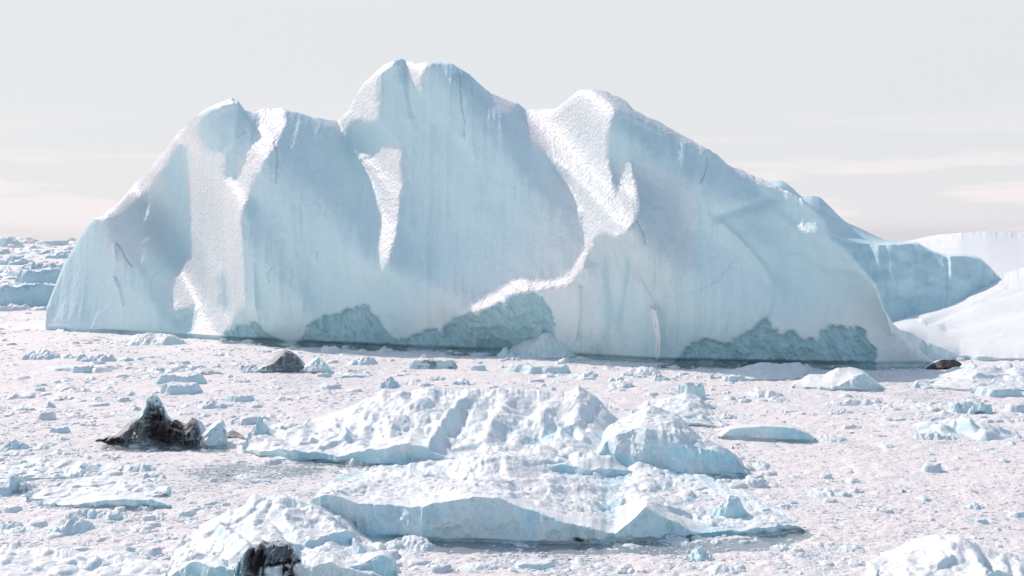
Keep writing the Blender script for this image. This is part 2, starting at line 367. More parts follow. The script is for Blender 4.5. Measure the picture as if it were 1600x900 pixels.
def build_berg():
    R = berg_solve(lam=.6, outer=4, iters=200)
    ug = np.arange(64, 1480, ST, dtype=float); vg = R['vr']
    G = np.zeros((len(vg), len(ug)))
    colany = []
    for j, v in enumerate(vg):
        cc = (ug - R['us_']) / (v - R['vs_']); ins = R['inside'][j]; x = R['c0'][ins]
        if len(x) > 1: G[j] = np.interp(cc, x, R['Y'][j][ins])
        else: G[j] = np.nan
    for j in range(len(vg) - 2, -1, -1):
        if np.isnan(G[j]).any(): G[j] = G[j + 1]
    for j in range(1, len(vg)):
        if np.isnan(G[j]).any(): G[j] = G[j - 1]
    G = blur(G, 1)
    # dense sheet: columns follow the photo's bearing, rows run foot -> crest
    us = np.concatenate([np.linspace(69, 76, 12), np.arange(77.5, 1465.1, 1.5)]); nr = 300
    base, sky_ = interp(B_BASE, us), interp(B_SKY, us)
    jag = fbm(us * .09, 0, 0, 5, 4, .6) * 1.1 + fbm(us * .02, 0, 0, 6, 2) * 1.0
    sky_ = np.minimum(sky_ + jag * smooth(base - sky_, 4, 30), base - .5)
    q = np.linspace(0, 1, nr)[:, None]
    Vp = base + (sky_ - base) * q; Up = np.repeat(us[None], nr, 0)
    gi = np.clip((Up - ug[0]) / ST, 0, len(ug) - 1.001); gj = np.clip((Vp - vg[0]) / ST, 0, len(vg) - 1.001)
    i0, j0 = gi.astype(int), gj.astype(int); fi, fj = gi - i0, gj - j0
    Y = (G[j0, i0] * (1 - fi) + G[j0, i0 + 1] * fi) * (1 - fj) + (G[j0 + 1, i0] * (1 - fi) + G[j0 + 1, i0 + 1] * fi) * fj
    Dm = depth(base)[None]; Y = Y + (Dm - Y) * np.clip(1 - (base - Vp) / 10, 0, 1)
    m = Dm / FPX
    # hand-placed ridges, folds and cracks
    crack = np.zeros_like(Y)
    for pl, wd, am in RIDGES:
        d = seg_dist(pl, Up, Vp); Y = Y - am * np.exp(-(d / wd) ** 2)
    for pl, am in CRACKS:
        d = seg_dist(pl, Up + 1.2 * fbm(Vp * .12, 0, 0, 3, 3), Vp); g_ = np.exp(-(d / .8) ** 2) * am * .8; Y = Y + .55 * g_; crack = np.maximum(crack, g_)
    X = (Up - 800) * Y / FPX; Z = H - (Vp - HOR) * Y / FPX
    # sunlit patches: cupped relief, plus sunlight painted as whiter colour
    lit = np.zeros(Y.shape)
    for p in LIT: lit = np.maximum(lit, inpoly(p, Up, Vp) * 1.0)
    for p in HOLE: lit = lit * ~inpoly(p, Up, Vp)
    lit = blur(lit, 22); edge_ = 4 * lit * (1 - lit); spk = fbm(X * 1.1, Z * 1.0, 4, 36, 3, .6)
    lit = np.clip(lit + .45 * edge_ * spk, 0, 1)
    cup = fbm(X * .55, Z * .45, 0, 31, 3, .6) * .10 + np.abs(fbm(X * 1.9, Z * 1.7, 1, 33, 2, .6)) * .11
    lit_pitzone = np.clip(lit + .5 * smooth(fbm(X * .05, Z * .04, 0, 41, 2), .35, .8), 0, 1)
    flut = ridged(X * .30, Z * .03, 0, 51, 4, .55) * .24 + fbm(X * .12, Z * .03, 3, 52, 3) * .35
    crestd = (Vp - sky_) * m
    fade = smooth(base - Vp, 4, 30)
    Y = Y + fade * (-.30 * lit_pitzone * cup - (1 - .7 * lit) * flut - .06 * fbm(X * .9, Z * .8, 2, 60, 4, .6))
    # eroded notches along the waterline: old clear ice set back under a scalloped lip
    nm = np.zeros(Y.shape, bool); wob = fbm(Up * .09, Vp * .09, 0, 71, 4, .6) * 5
    for p in NOTCH: nm |= inpoly(p, Up + wob, Vp + wob * .7)
    ns = blur(nm.astype(float), 7)
    diag = ridged(X * .45 + Z * .25, Z * .10 - X * .04, 0, 81, 4, .6)
    Y = Y + ns * (1.1 - .42 * diag * smooth(base - Vp, 0, 10) - .22 * ridged(X * .5, Z * .5, 0, 82, 4, .6))
    # round the crest over
    rc = np.clip(1 - crestd / 1.6, 0, 1); Y = Y + 1.3 * (1 - np.sqrt(np.clip(1 - rc ** 2, 0, 1)))
    X = (Up - 800) * Y / FPX; Z = H - (Vp - HOR) * Y / FPX
    # wave-cut undercut just above the water
    wc = smooth(Z, 1.0, .35) * (.6 + .5 * vnoise(X * .12, 0, 0, 91)); Y = Y + 1.3 * np.clip(wc, 0, 2)
    tint = np.clip(.06 + .04 * ns + .9 * np.clip(1 - np.abs(blur(ns, 3) - .4) / .35, 0, 1) * (.5 + .5 * vnoise(Up * .06, Vp * .06, 0, 72)) + .5 * crack + .5 * smooth(Z, 1.3, .5) + .28 * smooth(fbm(X * .05, Z * .012, 7, 95, 3), .1, .9), 0, 1)  # dark rim round the notches: the lip's shade painted into the tint
    tint = np.where((Up > 870) & (Up < 1025) & (Vp > 400), np.clip(tint + .35 * smooth(ridged(X * .3, Z * .05, 0, 96, 3), .6, 1.3), 0, 1), tint)
    for (cu, cv, ru, rv, am) in ((720,118,24,16,.9),(738,122,8,8,.6),(285,500,30,22,.75),(452,440,16,60,.35),(490,420,10,60,.25)):
        tint = np.maximum(tint, am * np.exp(-((Up - cu) / ru) ** 2 - ((Vp - cv) / rv) ** 2) * (.6 + .4 * fbm(Up * .1, Vp * .1, 0, 97, 3)))
    lit_pitA = np.clip(lit_pitzone * 1.0 + .12, 0, 1)
    P = np.stack([X, Y, Z], -1)
    # skirt below the water
    sk = P[0].copy(); sk[:, 2] = -2.5; sk[:, 1] += 2.0
    # back sheet: from the crest down behind to the water
    nb = 60; crest = P[-1]; tb = np.linspace(0, 1, nb + 1)[1:, None]
    wdt = 18 + 30 * smooth(crest[:, 2], 0, 30)
    BY = crest[:, 1] + wdt * tb; BX = np.repeat(crest[None, :, 0], nb, 0)
    BZ = crest[:, 2] * np.sqrt(np.clip(1 - tb ** 1.7, 0, 1)) * (1 - .25 * tb) - 2.5 * tb ** 4
    BZ = BZ + fbm(BX * .08, BY * .08, 0, 99, 4) * 2.5 * np.sin(np.pi * tb) - .0
    lim = crest[:, 2] - .25 * (BY - crest[:, 1]); BZ = np.minimum(BZ, np.maximum(lim, -2.5))
    B = np.stack([BX, BY, BZ], -1)
    allP = np.concatenate([sk[None], P, B], 0); R_, Cc = allP.shape[:2]
    at = {}
    for n, a in (('tint', tint), ('pit', lit_pitA)):
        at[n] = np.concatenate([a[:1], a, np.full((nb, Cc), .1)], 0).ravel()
    at['dirt'] = np.zeros(R_ * Cc)
    Vv = allP.reshape(-1, 3); F = grid_faces(R_, Cc)
    # which faces belong to which notch
    fr, fc = np.arange(len(F)) // (Cc - 1), np.arange(len(F)) % (Cc - 1)
    rr = np.clip(fr - 1, 0, nr - 1); front = fr <= nr - 1
    root = empty('iceberg', (0, 300, 0)); off = np.array([0, 300, 0])
    tag(root, 'huge pale blue iceberg with three peaks and rippled cliffs, filling the middle of the picture', 'iceberg')
    used = np.zeros(len(F), bool)
    lab = ['low teal eroded notch at the foot of the left face', 'fractured teal notch left of the tall central face', 'long dark teal notch below the sunlit ledge', 'wide teal notch along the right foot']
    for k, p in enumerate(NOTCH):
        s = front & nm[rr, fc] & inpoly(p, (Up + wob)[rr, fc], (Vp + wob * .7)[rr, fc]) & ~used
        used |= s; v_, f_, a_ = sub_mesh(Vv - off, F, s, at)
        o = link('waterline_notch', mesh_from('waterline_notch', v_, f_, a_), M_NOTCH, root); o['label'] = lab[k]
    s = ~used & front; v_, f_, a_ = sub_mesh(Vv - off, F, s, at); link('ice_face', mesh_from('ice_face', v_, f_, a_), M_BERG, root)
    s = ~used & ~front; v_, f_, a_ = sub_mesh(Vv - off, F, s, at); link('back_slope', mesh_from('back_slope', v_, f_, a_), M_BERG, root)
    # frozen meltwater streak hanging on the buttress
    def tube(pts, rad, nm_, lb):
        pts = [np.array(p, float) for p in pts]; k = 7; vs_, fs_ = [], []
        for i, p in enumerate(pts):
            for a in range(k):
                th = 2 * math.pi * a / k; rr_ = rad[i] * (1 + .25 * vnoise(i * 1.7, a * .9, 0, 7))
                vs_.append((p[0] + rr_ * math.cos(th), p[1] + rr_ * math.sin(th), p[2]))
        for i in range(len(pts) - 1):
            for a in range(k): fs_.append((i * k + a, i * k + (a + 1) % k, (i + 1) * k + (a + 1) % k, (i + 1) * k + a))
        o = link(nm_, mesh_from(nm_, np.array(vs_) - off, fs_), M_FROST, root); o['label'] = lb
    def onface(u, v, push=.8):
        c = int(np.argmin(np.abs(us - u))); r = int(np.argmin(np.abs(Vp[:, c] - v))); y = Y[r, c] - push
        return ((u - 800) * y / FPX, y, H - (v - HOR) * y / FPX)
    for off_u, e in ((0, 0), (3.5, 5)):
        vv = np.linspace(484, 562 - e, 26); 
        pts = [onface(1022 + off_u * (1 if i > 2 else .3) + 5.5 * smooth(v, 484, 540) + 1.5 * float(vnoise(v * .12, off_u, 0, 4)), v) for i, v in enumerate(vv)]
        tube(pts, [.36 - .007 * i for i in range(26)], 'meltwater_icicle', 'white frozen meltwater streak running down to the water')
    tube([onface(1016 + i * 2.6, 482 - 2 * math.sin(i), .3) for i in range(6)], [.2, .45, .6, .6, .5, .2], 'snow_knob', 'small white knob at the top of the frozen streak')
    return root
build_berg()
# ------------------------------------------------------------------ lofted ice: front cliff, top, back, from outlines at real distances
JAG, AMPK = .12, .36
def loft(name, label, cat, base, crest, lip=None, deep=20., back=10., mat=None, lean=.12, seed=1, amp=.3, freq=.4, rid=.5, front_amp=.25, step=1.5, rt=110, rf=36, rb=26,
         tint=.1, tintf=0., dirt=None, pit=.3, group=None, knobs=(), feats=(), gam=1.0, blueband=0., ridges=(), y0=None, shape=1.0, facet=0., domesz=0., stint=.45, spots=()):
    u0, u1 = base[0][0], base[-1][0]; us = np.arange(u0, u1 + .01, step); nc = len(us)
    vb, vc = interp(base, us), interp(crest, us); vl = interp(lip, us) if lip else vb - .12 * (vb - vc)
    edge = np.minimum(us - u0, u1 - us); e = smooth(edge, 0, max(4, .03 * (u1 - u0)))
    def sm(a, px):
        n = max(1, int(px / step)); k = np.hanning(2 * n + 3)[1:-1]; k /= k.sum(); return np.convolve(np.pad(a, n, mode='edge'), k, 'valid')
    m_ = depth(vb) / FPX; vc = sm(vc, 7); vl = sm(vl, 3)
    jc = np.abs(fbm(us * .07, seed, 0, seed, 4, .6)) * amp * JAG / m_ * e; jl = fbm(us * .05, seed + 5, 0, seed, 4, .6) * amp * JAG / m_ * e
    vc = np.minimum(vc, vb - .3); vl = np.clip(vl, vc, vb - .2)
    Yb = depth(vb) if y0 is None else np.full(nc, float(y0)); m = Yb / FPX
    wig = fbm(us * m * .15, seed * 3.1, 0, seed + 2, 4, .5) * front_amp * 2.2 * e
    q = np.linspace(0, 1, rf)[:, None]
    vl2 = np.minimum(vl + jl, vb - .2); Vf = vb + (vl2 - vb) * q
    zl = H - (vl - HOR) * Yb / FPX; zb = H - (vb - HOR) * Yb / FPX
    Yf = Yb + wig + np.maximum(zl - zb, .1) * lean * q ** 1.5
    q2 = np.linspace(0, 1, rt)[1:, None] ** 1.25
    dl = sm(np.where(vc < HOR + 3, deep, np.clip((H - .22) * FPX / np.maximum(vc - HOR, 3) - Yb, .5, deep)), 14)
    vls = sm(vl, 26)
    Yt = Yf[-1] - wig * smooth(q2, 0, .2) + dl * e * q2 + .02 * q2
    vlm = vl + (vls - vl) * smooth(q2, 0, .4)
    Vt = vlm + jl * (1 - smooth(q2, 0, .1)) + (vc - vlm) * (q2 ** gam) - jc * smooth(q2, .8, 1)
    Y = np.concatenate([Yf, Yt]); V_ = np.concatenate([Vf, Vt]); U_ = np.repeat(us[None], len(Y), 0)
    X = (U_ - 800) * Y / FPX; Z = H - (V_ - HOR) * Y / FPX
    tt = np.concatenate([np.zeros((rf, 1)), q2]); tf = np.concatenate([q, np.ones((rt - 1, 1))])
    edg = np.clip(e, 0, 1)[None]
    wgt = smooth(tt, 0, .12) * (1 - smooth(tt, .93, 1.0) * .6) * edg
    nz = rid * (ridged(X * freq + .6 * vnoise(X * freq * .5, Y * freq * .3, 0, seed), Y * freq * .55, 0, seed + 3, 4, .5) - .6) + (1 - rid) * fbm(X * freq, Y * freq * .7, 0, seed + 4, 5, .55)
    Z = Z + wgt * amp * AMPK * nz
    if facet:
        fz = blur(facets(X + .5 * fbm(X * .7, Y * .5, 0, seed, 3), Y, 2.0 + facet * 4, seed), 2) * facet * .7
        Z = Z + wgt * fz
    if domesz: Z = Z + wgt * (domes(X, Y, domesz, seed + 20) * .17 * domesz + domes(X, Y, domesz * .45, seed + 21) * .08 * domesz * .6 + domes(X, Y, domesz * 2.3, seed + 22) * .20 * domesz)
    if y0 is None: Z = np.maximum(Z, (.12 + .06 * nz) * np.minimum(1, tt * 30) * (edg > .2) - 9 * (tt <= 0))
    fw = smooth(tf, 0, .25) * edg * (1 - wgt)
    Y = Y - (1 - smooth(tt, 0, .1)) * edg * front_amp * (ridged(X * freq * 1.4, Z * freq * .8, 0, seed + 6, 4, .55) - .5) * smooth(tf, 0.02, .2)
    for (fu, fv, ru, rv, h) in feats:       # hand-placed swells and hollows on the top
        g_ = np.exp(-((U_ - fu) / ru) ** 2 - ((V_ - fv) / rv) ** 2); Z = Z + h * g_ * smooth(tt, 0, .05)
    for pl, wd, h in ridges:
        d = seg_dist(pl, U_, V_); Z = Z + h * np.exp(-(d / wd) ** 2) * smooth(tt, 0, .05) * (1 - .8 * smooth(tt, .6, .95))
    # undercut at the water
    Y = Y + .35 * smooth(Z, .35, .05) * (1 - tt)
    P = np.stack([X, Y, Z], -1)
    sk = P[0].copy(); sk[:, 2] = -.8; sk[:, 1] += .4
    cr = P[-1]; tb = np.linspace(0, 1, rb + 1)[1:, None]
    By = cr[:, 1] + back * np.clip(e + .05, 0, 1) * tb; Bx = np.repeat(cr[None, :, 0], rb, 0)
    Bz = cr[:, 2] * (1 - tb ** 1.6) - .8 * tb ** 3 + fbm(Bx * freq, By * freq, 0, seed + 8, 4) * amp * .5 * np.sin(np.pi * tb) * edg
    A = np.concatenate([sk[None], P, np.stack([Bx, By, Bz], -1)]); nr, ncol = A.shape[:2]
    V3 = A.reshape(-1, 3); org = np.array([V3[:, 0].mean(), V3[:, 1].mean(), 0])
    Ua = np.concatenate([U_[:1], U_, np.repeat(us[None], rb, 0)]).ravel(); Va = np.concatenate([V_[:1], V_, np.full((rb, ncol), -999.)]).ravel()
    frontm = np.concatenate([np.ones((1, 1)), 1 - smooth(tt, 0, .05), np.zeros((rb, 1))]) * np.ones((1, ncol))
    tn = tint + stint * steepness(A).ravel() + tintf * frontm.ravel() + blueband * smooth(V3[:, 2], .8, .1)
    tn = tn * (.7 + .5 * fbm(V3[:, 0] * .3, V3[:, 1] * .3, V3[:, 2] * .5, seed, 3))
    for (cu, cv, ru, rv, am) in spots: tn = np.maximum(tn, am * np.exp(-((Ua - cu) / ru) ** 2 - ((Va - cv) / rv) ** 2) * (.75 + .5 * vnoise(Ua * .08, Va * .15, 0, seed)))
    dr = np.zeros(len(V3))
    for (cu, cv, ru, rv, am) in (dirt or ()): dr = np.maximum(dr, am * np.exp(-(((Ua - cu) / ru) ** 2 + ((Va - cv) / rv) ** 2) ** 1.5))
    me = mesh_from(name, V3 - org, grid_faces(nr, ncol), {'tint': np.clip(tn, 0, 1), 'dirt': dr, 'pit': np.full(len(V3), pit)})
    o = link(name, me, mat or M_SNOW, None, tuple(org)); tag(o, label, cat, group)
    return o
def domes(X, Y, size, seed):
    x, y = X / size, Y / size * .6; ix, iy = np.floor(x), np.floor(y); val = np.zeros(np.shape(X))
    for a in (-1, 0, 1):
        for b in (-1, 0, 1):
            cx, cy = ix + a, iy + b; o_ = cx * 0
            px = cx + .5 + .4 * hash3(cx, cy, o_, seed); py = cy + .5 + .4 * hash3(cx, cy, o_ + 1, seed); r = .45 + .25 * hash3(cx, cy, o_ + 2, seed)
            an = hash3(cx, cy, o_ + 3, seed) * .8; dx, dy = x - px, y - py; q = np.maximum(np.abs(dx * np.cos(an) + dy * np.sin(an)), np.abs(dy * np.cos(an) - dx * np.sin(an)) * 1.1) * .5 + np.hypot(dx, dy) * .6
            val = np.maximum(val, np.clip(1 - (q / r) ** 2, 0, 1) ** .6 * (hash3(cx, cy, o_ + 4, seed) > -.2) * r * 1.6)
    return val
def facets(X, Y, size, seed):
    """broken, tilted blocks: nearest cell carries its own tilted plane"""
    x, y = X / size, Y / size * .8; ix, iy = np.floor(x), np.floor(y); best = np.full(np.shape(X), 1e9); val = np.zeros(np.shape(X))
    for a in (-1, 0, 1):
        for b in (-1, 0, 1):
            cx, cy = ix + a, iy + b
            px = cx + .5 + .45 * hash3(cx, cy, cx * 0, seed); py = cy + .5 + .45 * hash3(cx, cy, cx * 0 + 1, seed)
            d = (x - px) ** 2 + (y - py) ** 2
            v = .6 * hash3(cx, cy, cx * 0 + 2, seed) + .8 * hash3(cx, cy, cx * 0 + 3, seed) * (x - px) + .8 * hash3(cx, cy, cx * 0 + 4, seed) * (y - py)
            s = d < best; val = np.where(s, v, val); best = np.where(s, d, best)
    return val

# ------------------------------------------------------------------ small floes: angular blocks grown from the water
def floe_mesh(name, w_, d_, h_, seed, style='rubble', n=None, nx=72, ny=40, dirt=0., tint=.1, rough=.10, bell=1.0):
    """closed heightfield pile of convex blocks (w x d metres, h high)"""
    rng = random.Random(seed); x = np.linspace(-.5, .5, nx) * w_ * 1.08; y = np.linspace(-.5, .5, ny) * d_ * 1.08
    X, Y = np.meshgrid(x, y); Z = np.full(X.shape, -.25 * h_ - .1)
    wx = X + .06 * w_ * fbm(X / w_ * 3, Y / d_ * 3, 0, seed, 3); wy = Y + .06 * d_ * fbm(X / w_ * 3, Y / d_ * 3, 5, seed, 3)
    if n is None: n = {'rubble': 16, 'slab': 2, 'peak': 3, 'hump': 4, 'ridge': 7, 'brash': 30}[style]
    for i in range(n):
        if style == 'slab': cx, cy, rx, ry, hh, tilt = rng.uniform(-.06, .06) * w_, 0, w_ * (.48 - .12 * i), d_ * .46, h_ * (1 - .25 * i), .04
        elif style in ('peak', 'hump'):
            f = 1 if i == 0 else rng.uniform(.35, .65); cx, cy = (0, 0) if i == 0 else (rng.uniform(-.3, .3) * w_, rng.uniform(-.3, .1) * d_)
            rx, ry, hh, tilt = w_ * .46 * f, d_ * .46 * f, h_ * f * 1.05, .18
        elif style == 'ridge': cx, cy = (i / (n - 1) - .5) * .8 * w_, rng.uniform(-.15, .15) * d_; rx, ry, hh, tilt = w_ * rng.uniform(.14, .3), d_ * rng.uniform(.25, .42), h_ * rng.uniform(.5, 1.0), .12
        else:
            r_ = math.sqrt(rng.random()); a_ = rng.uniform(0, 6.283); cx, cy = .40 * w_ * r_ * math.cos(a_), .40 * d_ * r_ * math.sin(a_)
            f = rng.uniform(.10, .30) * (1 if style == 'rubble' else .6); rx, ry = w_ * f, d_ * f * 1.2; hh = h_ * (1.05 - .75 * r_ ** bell) * rng.uniform(.55, 1.05); tilt = .25
        k = rng.randint(5, 8); a0 = rng.uniform(0, 6.283); dd = np.full(X.shape, 1e9)
        for j in range(k):
            a = a0 + j * 6.283 / k + rng.uniform(-.3, .3); rr = rng.uniform(.7, 1.0)
            dd = np.minimum(dd, rr - ((wx - cx) / rx * math.cos(a) + (wy - cy) / ry * math.sin(a)))
        steep = {'slab': 6, 'peak': 1.15, 'hump': 1.4, 'ridge': 1.6}.get(style, 1.9) * rng.uniform(.85, 1.2)
        top = hh * (1 + tilt * (rng.uniform(-1, 1) * (wx - cx) / rx + rng.uniform(-1, 1) * (wy - cy) / ry))
        s = np.minimum(dd * steep * hh, top)
        if style in ('hump', 'peak'): s = hh * (1 - np.exp(-np.maximum(dd, -.3) * steep)) * (1.15 if style == 'hump' else 1.3) if style == 'hump' else np.minimum(dd * steep * hh, top * 1.1)
        Z = np.maximum(Z, s)
    msk = smooth(Z, -.05 * h_, .2 * h_)
    Z = Z + msk * h_ * rough * (fbm(X / w_ * 7, Y / d_ * 4, 0, seed + 9, 5, .65) + .5 * ridged(X / w_ * 5, Y / d_ * 4, 0, seed + 8, 3))
    b = np.minimum(np.minimum(X - x[0], x[-1] - X) / w_, np.minimum(Y - y[0], y[-1] - Y) / d_)
    Z = np.where(b <= 1e-6, -.5, Z)
    V3 = np.stack([X, Y, Z], -1).reshape(-1, 3)
    dv = np.zeros(len(V3)); 
    if dirt: dv = np.clip(dirt * (.7 + .9 * fbm(V3[:, 0] / w_ * 5, V3[:, 1] / d_ * 5, V3[:, 2] / h_ * 2, seed + 3, 4)), 0, 1)
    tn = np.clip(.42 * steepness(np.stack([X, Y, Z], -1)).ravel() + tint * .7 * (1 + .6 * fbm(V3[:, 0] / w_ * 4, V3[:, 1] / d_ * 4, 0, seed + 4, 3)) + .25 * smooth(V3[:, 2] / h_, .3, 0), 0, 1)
    return mesh_from(name, V3, grid_faces(ny, nx), {'tint': tn, 'dirt': dv, 'pit': np.full(len(V3), .2)})
def place(name, label, cat, u, v, wpx, hpx, style='hump', asp=.9, seed=1, mat=None, group=None, rot=0., z=0., **kw):
    """floe whose near waterline is seen at row v; size measured in metres at that distance"""
    Yd = depth(v); m = Yd / FPX; w_, h_ = wpx * m, hpx * m * .85; d_ = w_ * asp
    me = floe_mesh(name, w_, d_, h_, seed, style, **kw); Yc = Yd + d_ * .46
    o = link(name, me, mat or M_SNOW, None, ((u - 800) * Yc / FPX, Yc, z)); o.rotation_euler.z = rot
    return tag(o, label, cat, group)
# ------------------------------------------------------------------ the sea: slush and brash between the floes
def sea_material():
    m = bpy.data.materials.new('slush_and_water'); m.use_nodes = True; t = m.node_tree; t.nodes.clear(); L = t.links.new
    o = N(t, 'ShaderNodeOutputMaterial'); b = N(t, 'ShaderNodeBsdfPrincipled'); L(b.outputs[0], o.inputs[0])
    g = N(t, 'ShaderNodeTexCoord').outputs['Object']
    def noise(scale, det=6, r=.6, dist=0.):
        n = N(t, 'ShaderNodeTexNoise'); n.inputs['Scale'].default_value = scale; n.inputs['Detail'].default_value = det; n.inputs['Roughness'].default_value = r
        n.inputs['Distortion'].default_value = dist; L(g, n.inputs[0]); return n.outputs[0]
    op = N(t, 'ShaderNodeAttribute', attribute_name='open').outputs['Fac']
    vo = N(t, 'ShaderNodeTexVoronoi', feature='F1'); vo.inputs['Scale'].default_value = 2.6; vo.inputs['Randomness'].default_value = 1; L(g, vo.inputs[0])
    vo2 = N(t, 'ShaderNodeTexVoronoi', feature='F1'); vo2.inputs['Scale'].default_value = 5.5; L(g, vo2.inputs[0])
    n1 = noise(.05, 5, .6, .6); n2 = noise(.6, 8, .7); n3 = noise(2.2, 8, .75)
    slush = mixc(t, ramp(t, n2, .35, .65), (.84, .81, .785), (.91, .88, .855))
    slush = mixc(t, ramp(t, n1, .45, .68), slush, (.78, .79, .785))
    # gaps of grey water between bits of brash
    gap = math_(t, 'ADD', math_(t, 'MULTIPLY', n3, .75), math_(t, 'MULTIPLY', n2, .35))
    gap = math_(t, 'ADD', gap, math_(t, 'MULTIPLY', op, .62))
    gap = math_(t, 'ADD', gap, math_(t, 'MULTIPLY', math_(t, 'SUBTRACT', vo.outputs[0], .3), .25))
    wet = ramp(t, gap, .66, .80)
    col = mixc(t, wet, slush, (.30, .36, .38))
    L(col, b.inputs['Base Color'])
    L(ramp(t, wet, 0, 1, .75, .10), b.inputs['Roughness']); b.inputs['IOR'].default_value = 1.333
    L(ramp(t, wet, 0, 1, .2, .5), b.inputs['Specular IOR Level'])
    h = math_(t, 'ADD', math_(t, 'MULTIPLY', vo.outputs[0], -.07), math_(t, 'MULTIPLY', vo2.outputs[0], -.05))
    h = math_(t, 'ADD', h, math_(t, 'MULTIPLY', n3, .10))
    h = math_(t, 'ADD', h, math_(t, 'MULTIPLY', n2, .10))
    h = math_(t, 'MULTIPLY', h, ramp(t, wet, 0, 1, 1., .07))
    bp = N(t, 'ShaderNodeBump'); bp.inputs['Distance'].default_value = 1.0; bp.inputs['Strength'].default_value = .7; L(h, bp.inputs['Height']); L(bp.outputs[0], b.inputs['Normal'])
    return m
OPEN = [ # open leads, given where they lie
 ([(640,846),(800,848),(945,850),(1130,842),(1255,828),(1262,836),(1200,856),(1050,866),(900,868),(700,866),(640,854)], .6),
 ([(1250,700),(1600,700),(1600,720),(1480,740),(1260,720)], .03), ([(1270,740),(1600,760),(1600,850),(1420,840),(1260,860)], .05),
 ([(150,695),(350,700),(360,706),(150,702)], .7), ([(480,722),(640,726),(640,736),(440,728)], .3),
 ([(350,534),(640,545),(640,550),(350,538)], .6), ([(700,550),(780,554),(780,558),(700,554)], .6), ([(1020,568),(1460,574),(1540,578),(1020,573)], .6), ([(1100,744),(1170,744),(1190,750),(1100,752)], .6),
 ([(560,738),(380,760),(300,745),(380,725)], .2), ([(0,690),(100,705),(100,712),(0,700)], .15)]
Ys = np.concatenate([[-400, -60, 30], depth(np.linspace(930, 500, 420)), np.geomspace(depth(498), 12400, 60)])
ss = np.concatenate([np.linspace(-1.6, -.42, 10), np.linspace(-.4, .4, 500), np.linspace(.42, 1.6, 10)])
YY, SS = np.meshgrid(Ys, ss, indexing='ij'); XX = SS * np.maximum(YY, 60)
UU = 800 + FPX * XX / np.maximum(YY, 60); VV = HOR + FPX * H / np.maximum(YY, 60)
opn = np.zeros(XX.shape); wob = fbm(XX * .12, YY * .05, 0, 11, 4, .6)
for p, a in OPEN: opn = np.maximum(opn, a * inpoly(p, UU + 12 * wob, VV + 3 * wob))
opn = blur(opn, 4)
opn = np.clip(opn + .10 * smooth(wob, .3, 1.0), 0, 1)
near = ((YY > 60) & (YY < 420) & (np.abs(SS) < .4)).astype(float)
ZZ = near * (1 - opn) * (.10 * np.maximum(fbm(XX * .9, YY * .7, 0, 12, 3, .6), -.3) + .22 * np.maximum(fbm(XX * .16, YY * .10, 0, 14, 4, .55) - .35, 0))
sea = link('sea', mesh_from('sea', np.stack([XX, YY, ZZ], -1).reshape(-1, 3), grid_faces(len(Ys), len(ss)), {'open': opn.ravel()}), sea_material()); sea['kind'] = 'structure'

# ------------------------------------------------------------------ icebergs and floes, far to near
IB, FL = 'iceberg', 'ice floe'
loft('iceberg', 'long smooth far off snow ridge, palest ice on the right edge', IB, [(1410,436),(1690,436)], [(1410,428),(1440,381),(1465,375),(1500,364),(1545,361),(1600,365),(1650,360),(1690,398)],
     lip=[(1410,432),(1600,428),(1690,430)], deep=600, back=300, amp=3, lean=8, freq=.01, rid=.4, seed=21, rt=80, pit=.05, front_amp=3)
loft('iceberg', 'blue shadowed iceberg behind the right shoulder of the huge three-peaked one', IB, [(1120,512),(1600,512)], [(1120,400),(1170,300),(1195,284),(1222,282),(1240,295),(1252,308),(1268,305),(1282,308),(1300,326),(1320,346),(1345,357),(1380,374),(1400,378),(1432,378),(1455,391),(1475,398),(1505,397),(1530,402),(1545,415),(1562,434),(1600,490)],
     lip=[(1120,402),(1170,303),(1200,292),(1222,290),(1240,306),(1252,330),(1268,350),(1300,372),(1340,384),(1400,382),(1432,381),(1455,394),(1475,401),(1505,400),(1530,405),(1545,418),(1562,437),(1600,492)],
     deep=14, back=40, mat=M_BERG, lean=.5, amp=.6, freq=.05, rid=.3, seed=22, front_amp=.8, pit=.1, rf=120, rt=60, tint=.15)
loft('iceberg', 'low sunlit white iceberg sloping up to the right edge, crumbling at the water', IB, [(1385,563),(1700,566)], [(1385,506),(1420,492),(1480,470),(1520,450),(1562,433),(1600,420),(1660,400),(1700,420)],
     lip=[(1385,512),(1420,518),(1450,535),(1480,546),(1500,556),(1560,560),(1700,562)], deep=95, back=30, amp=.8, freq=.05, rid=.3, seed=23, front_amp=1.0, pit=.1, lean=.35, tint=.05, rf=60, ridges=[([(1440,500),(1500,478),(1570,450)], 2.5, .35), ([(1450,504),(1540,470),(1610,450)], 3, -.4), ([(1480,510),(1560,490),(1650,470)], 9, -.6)])
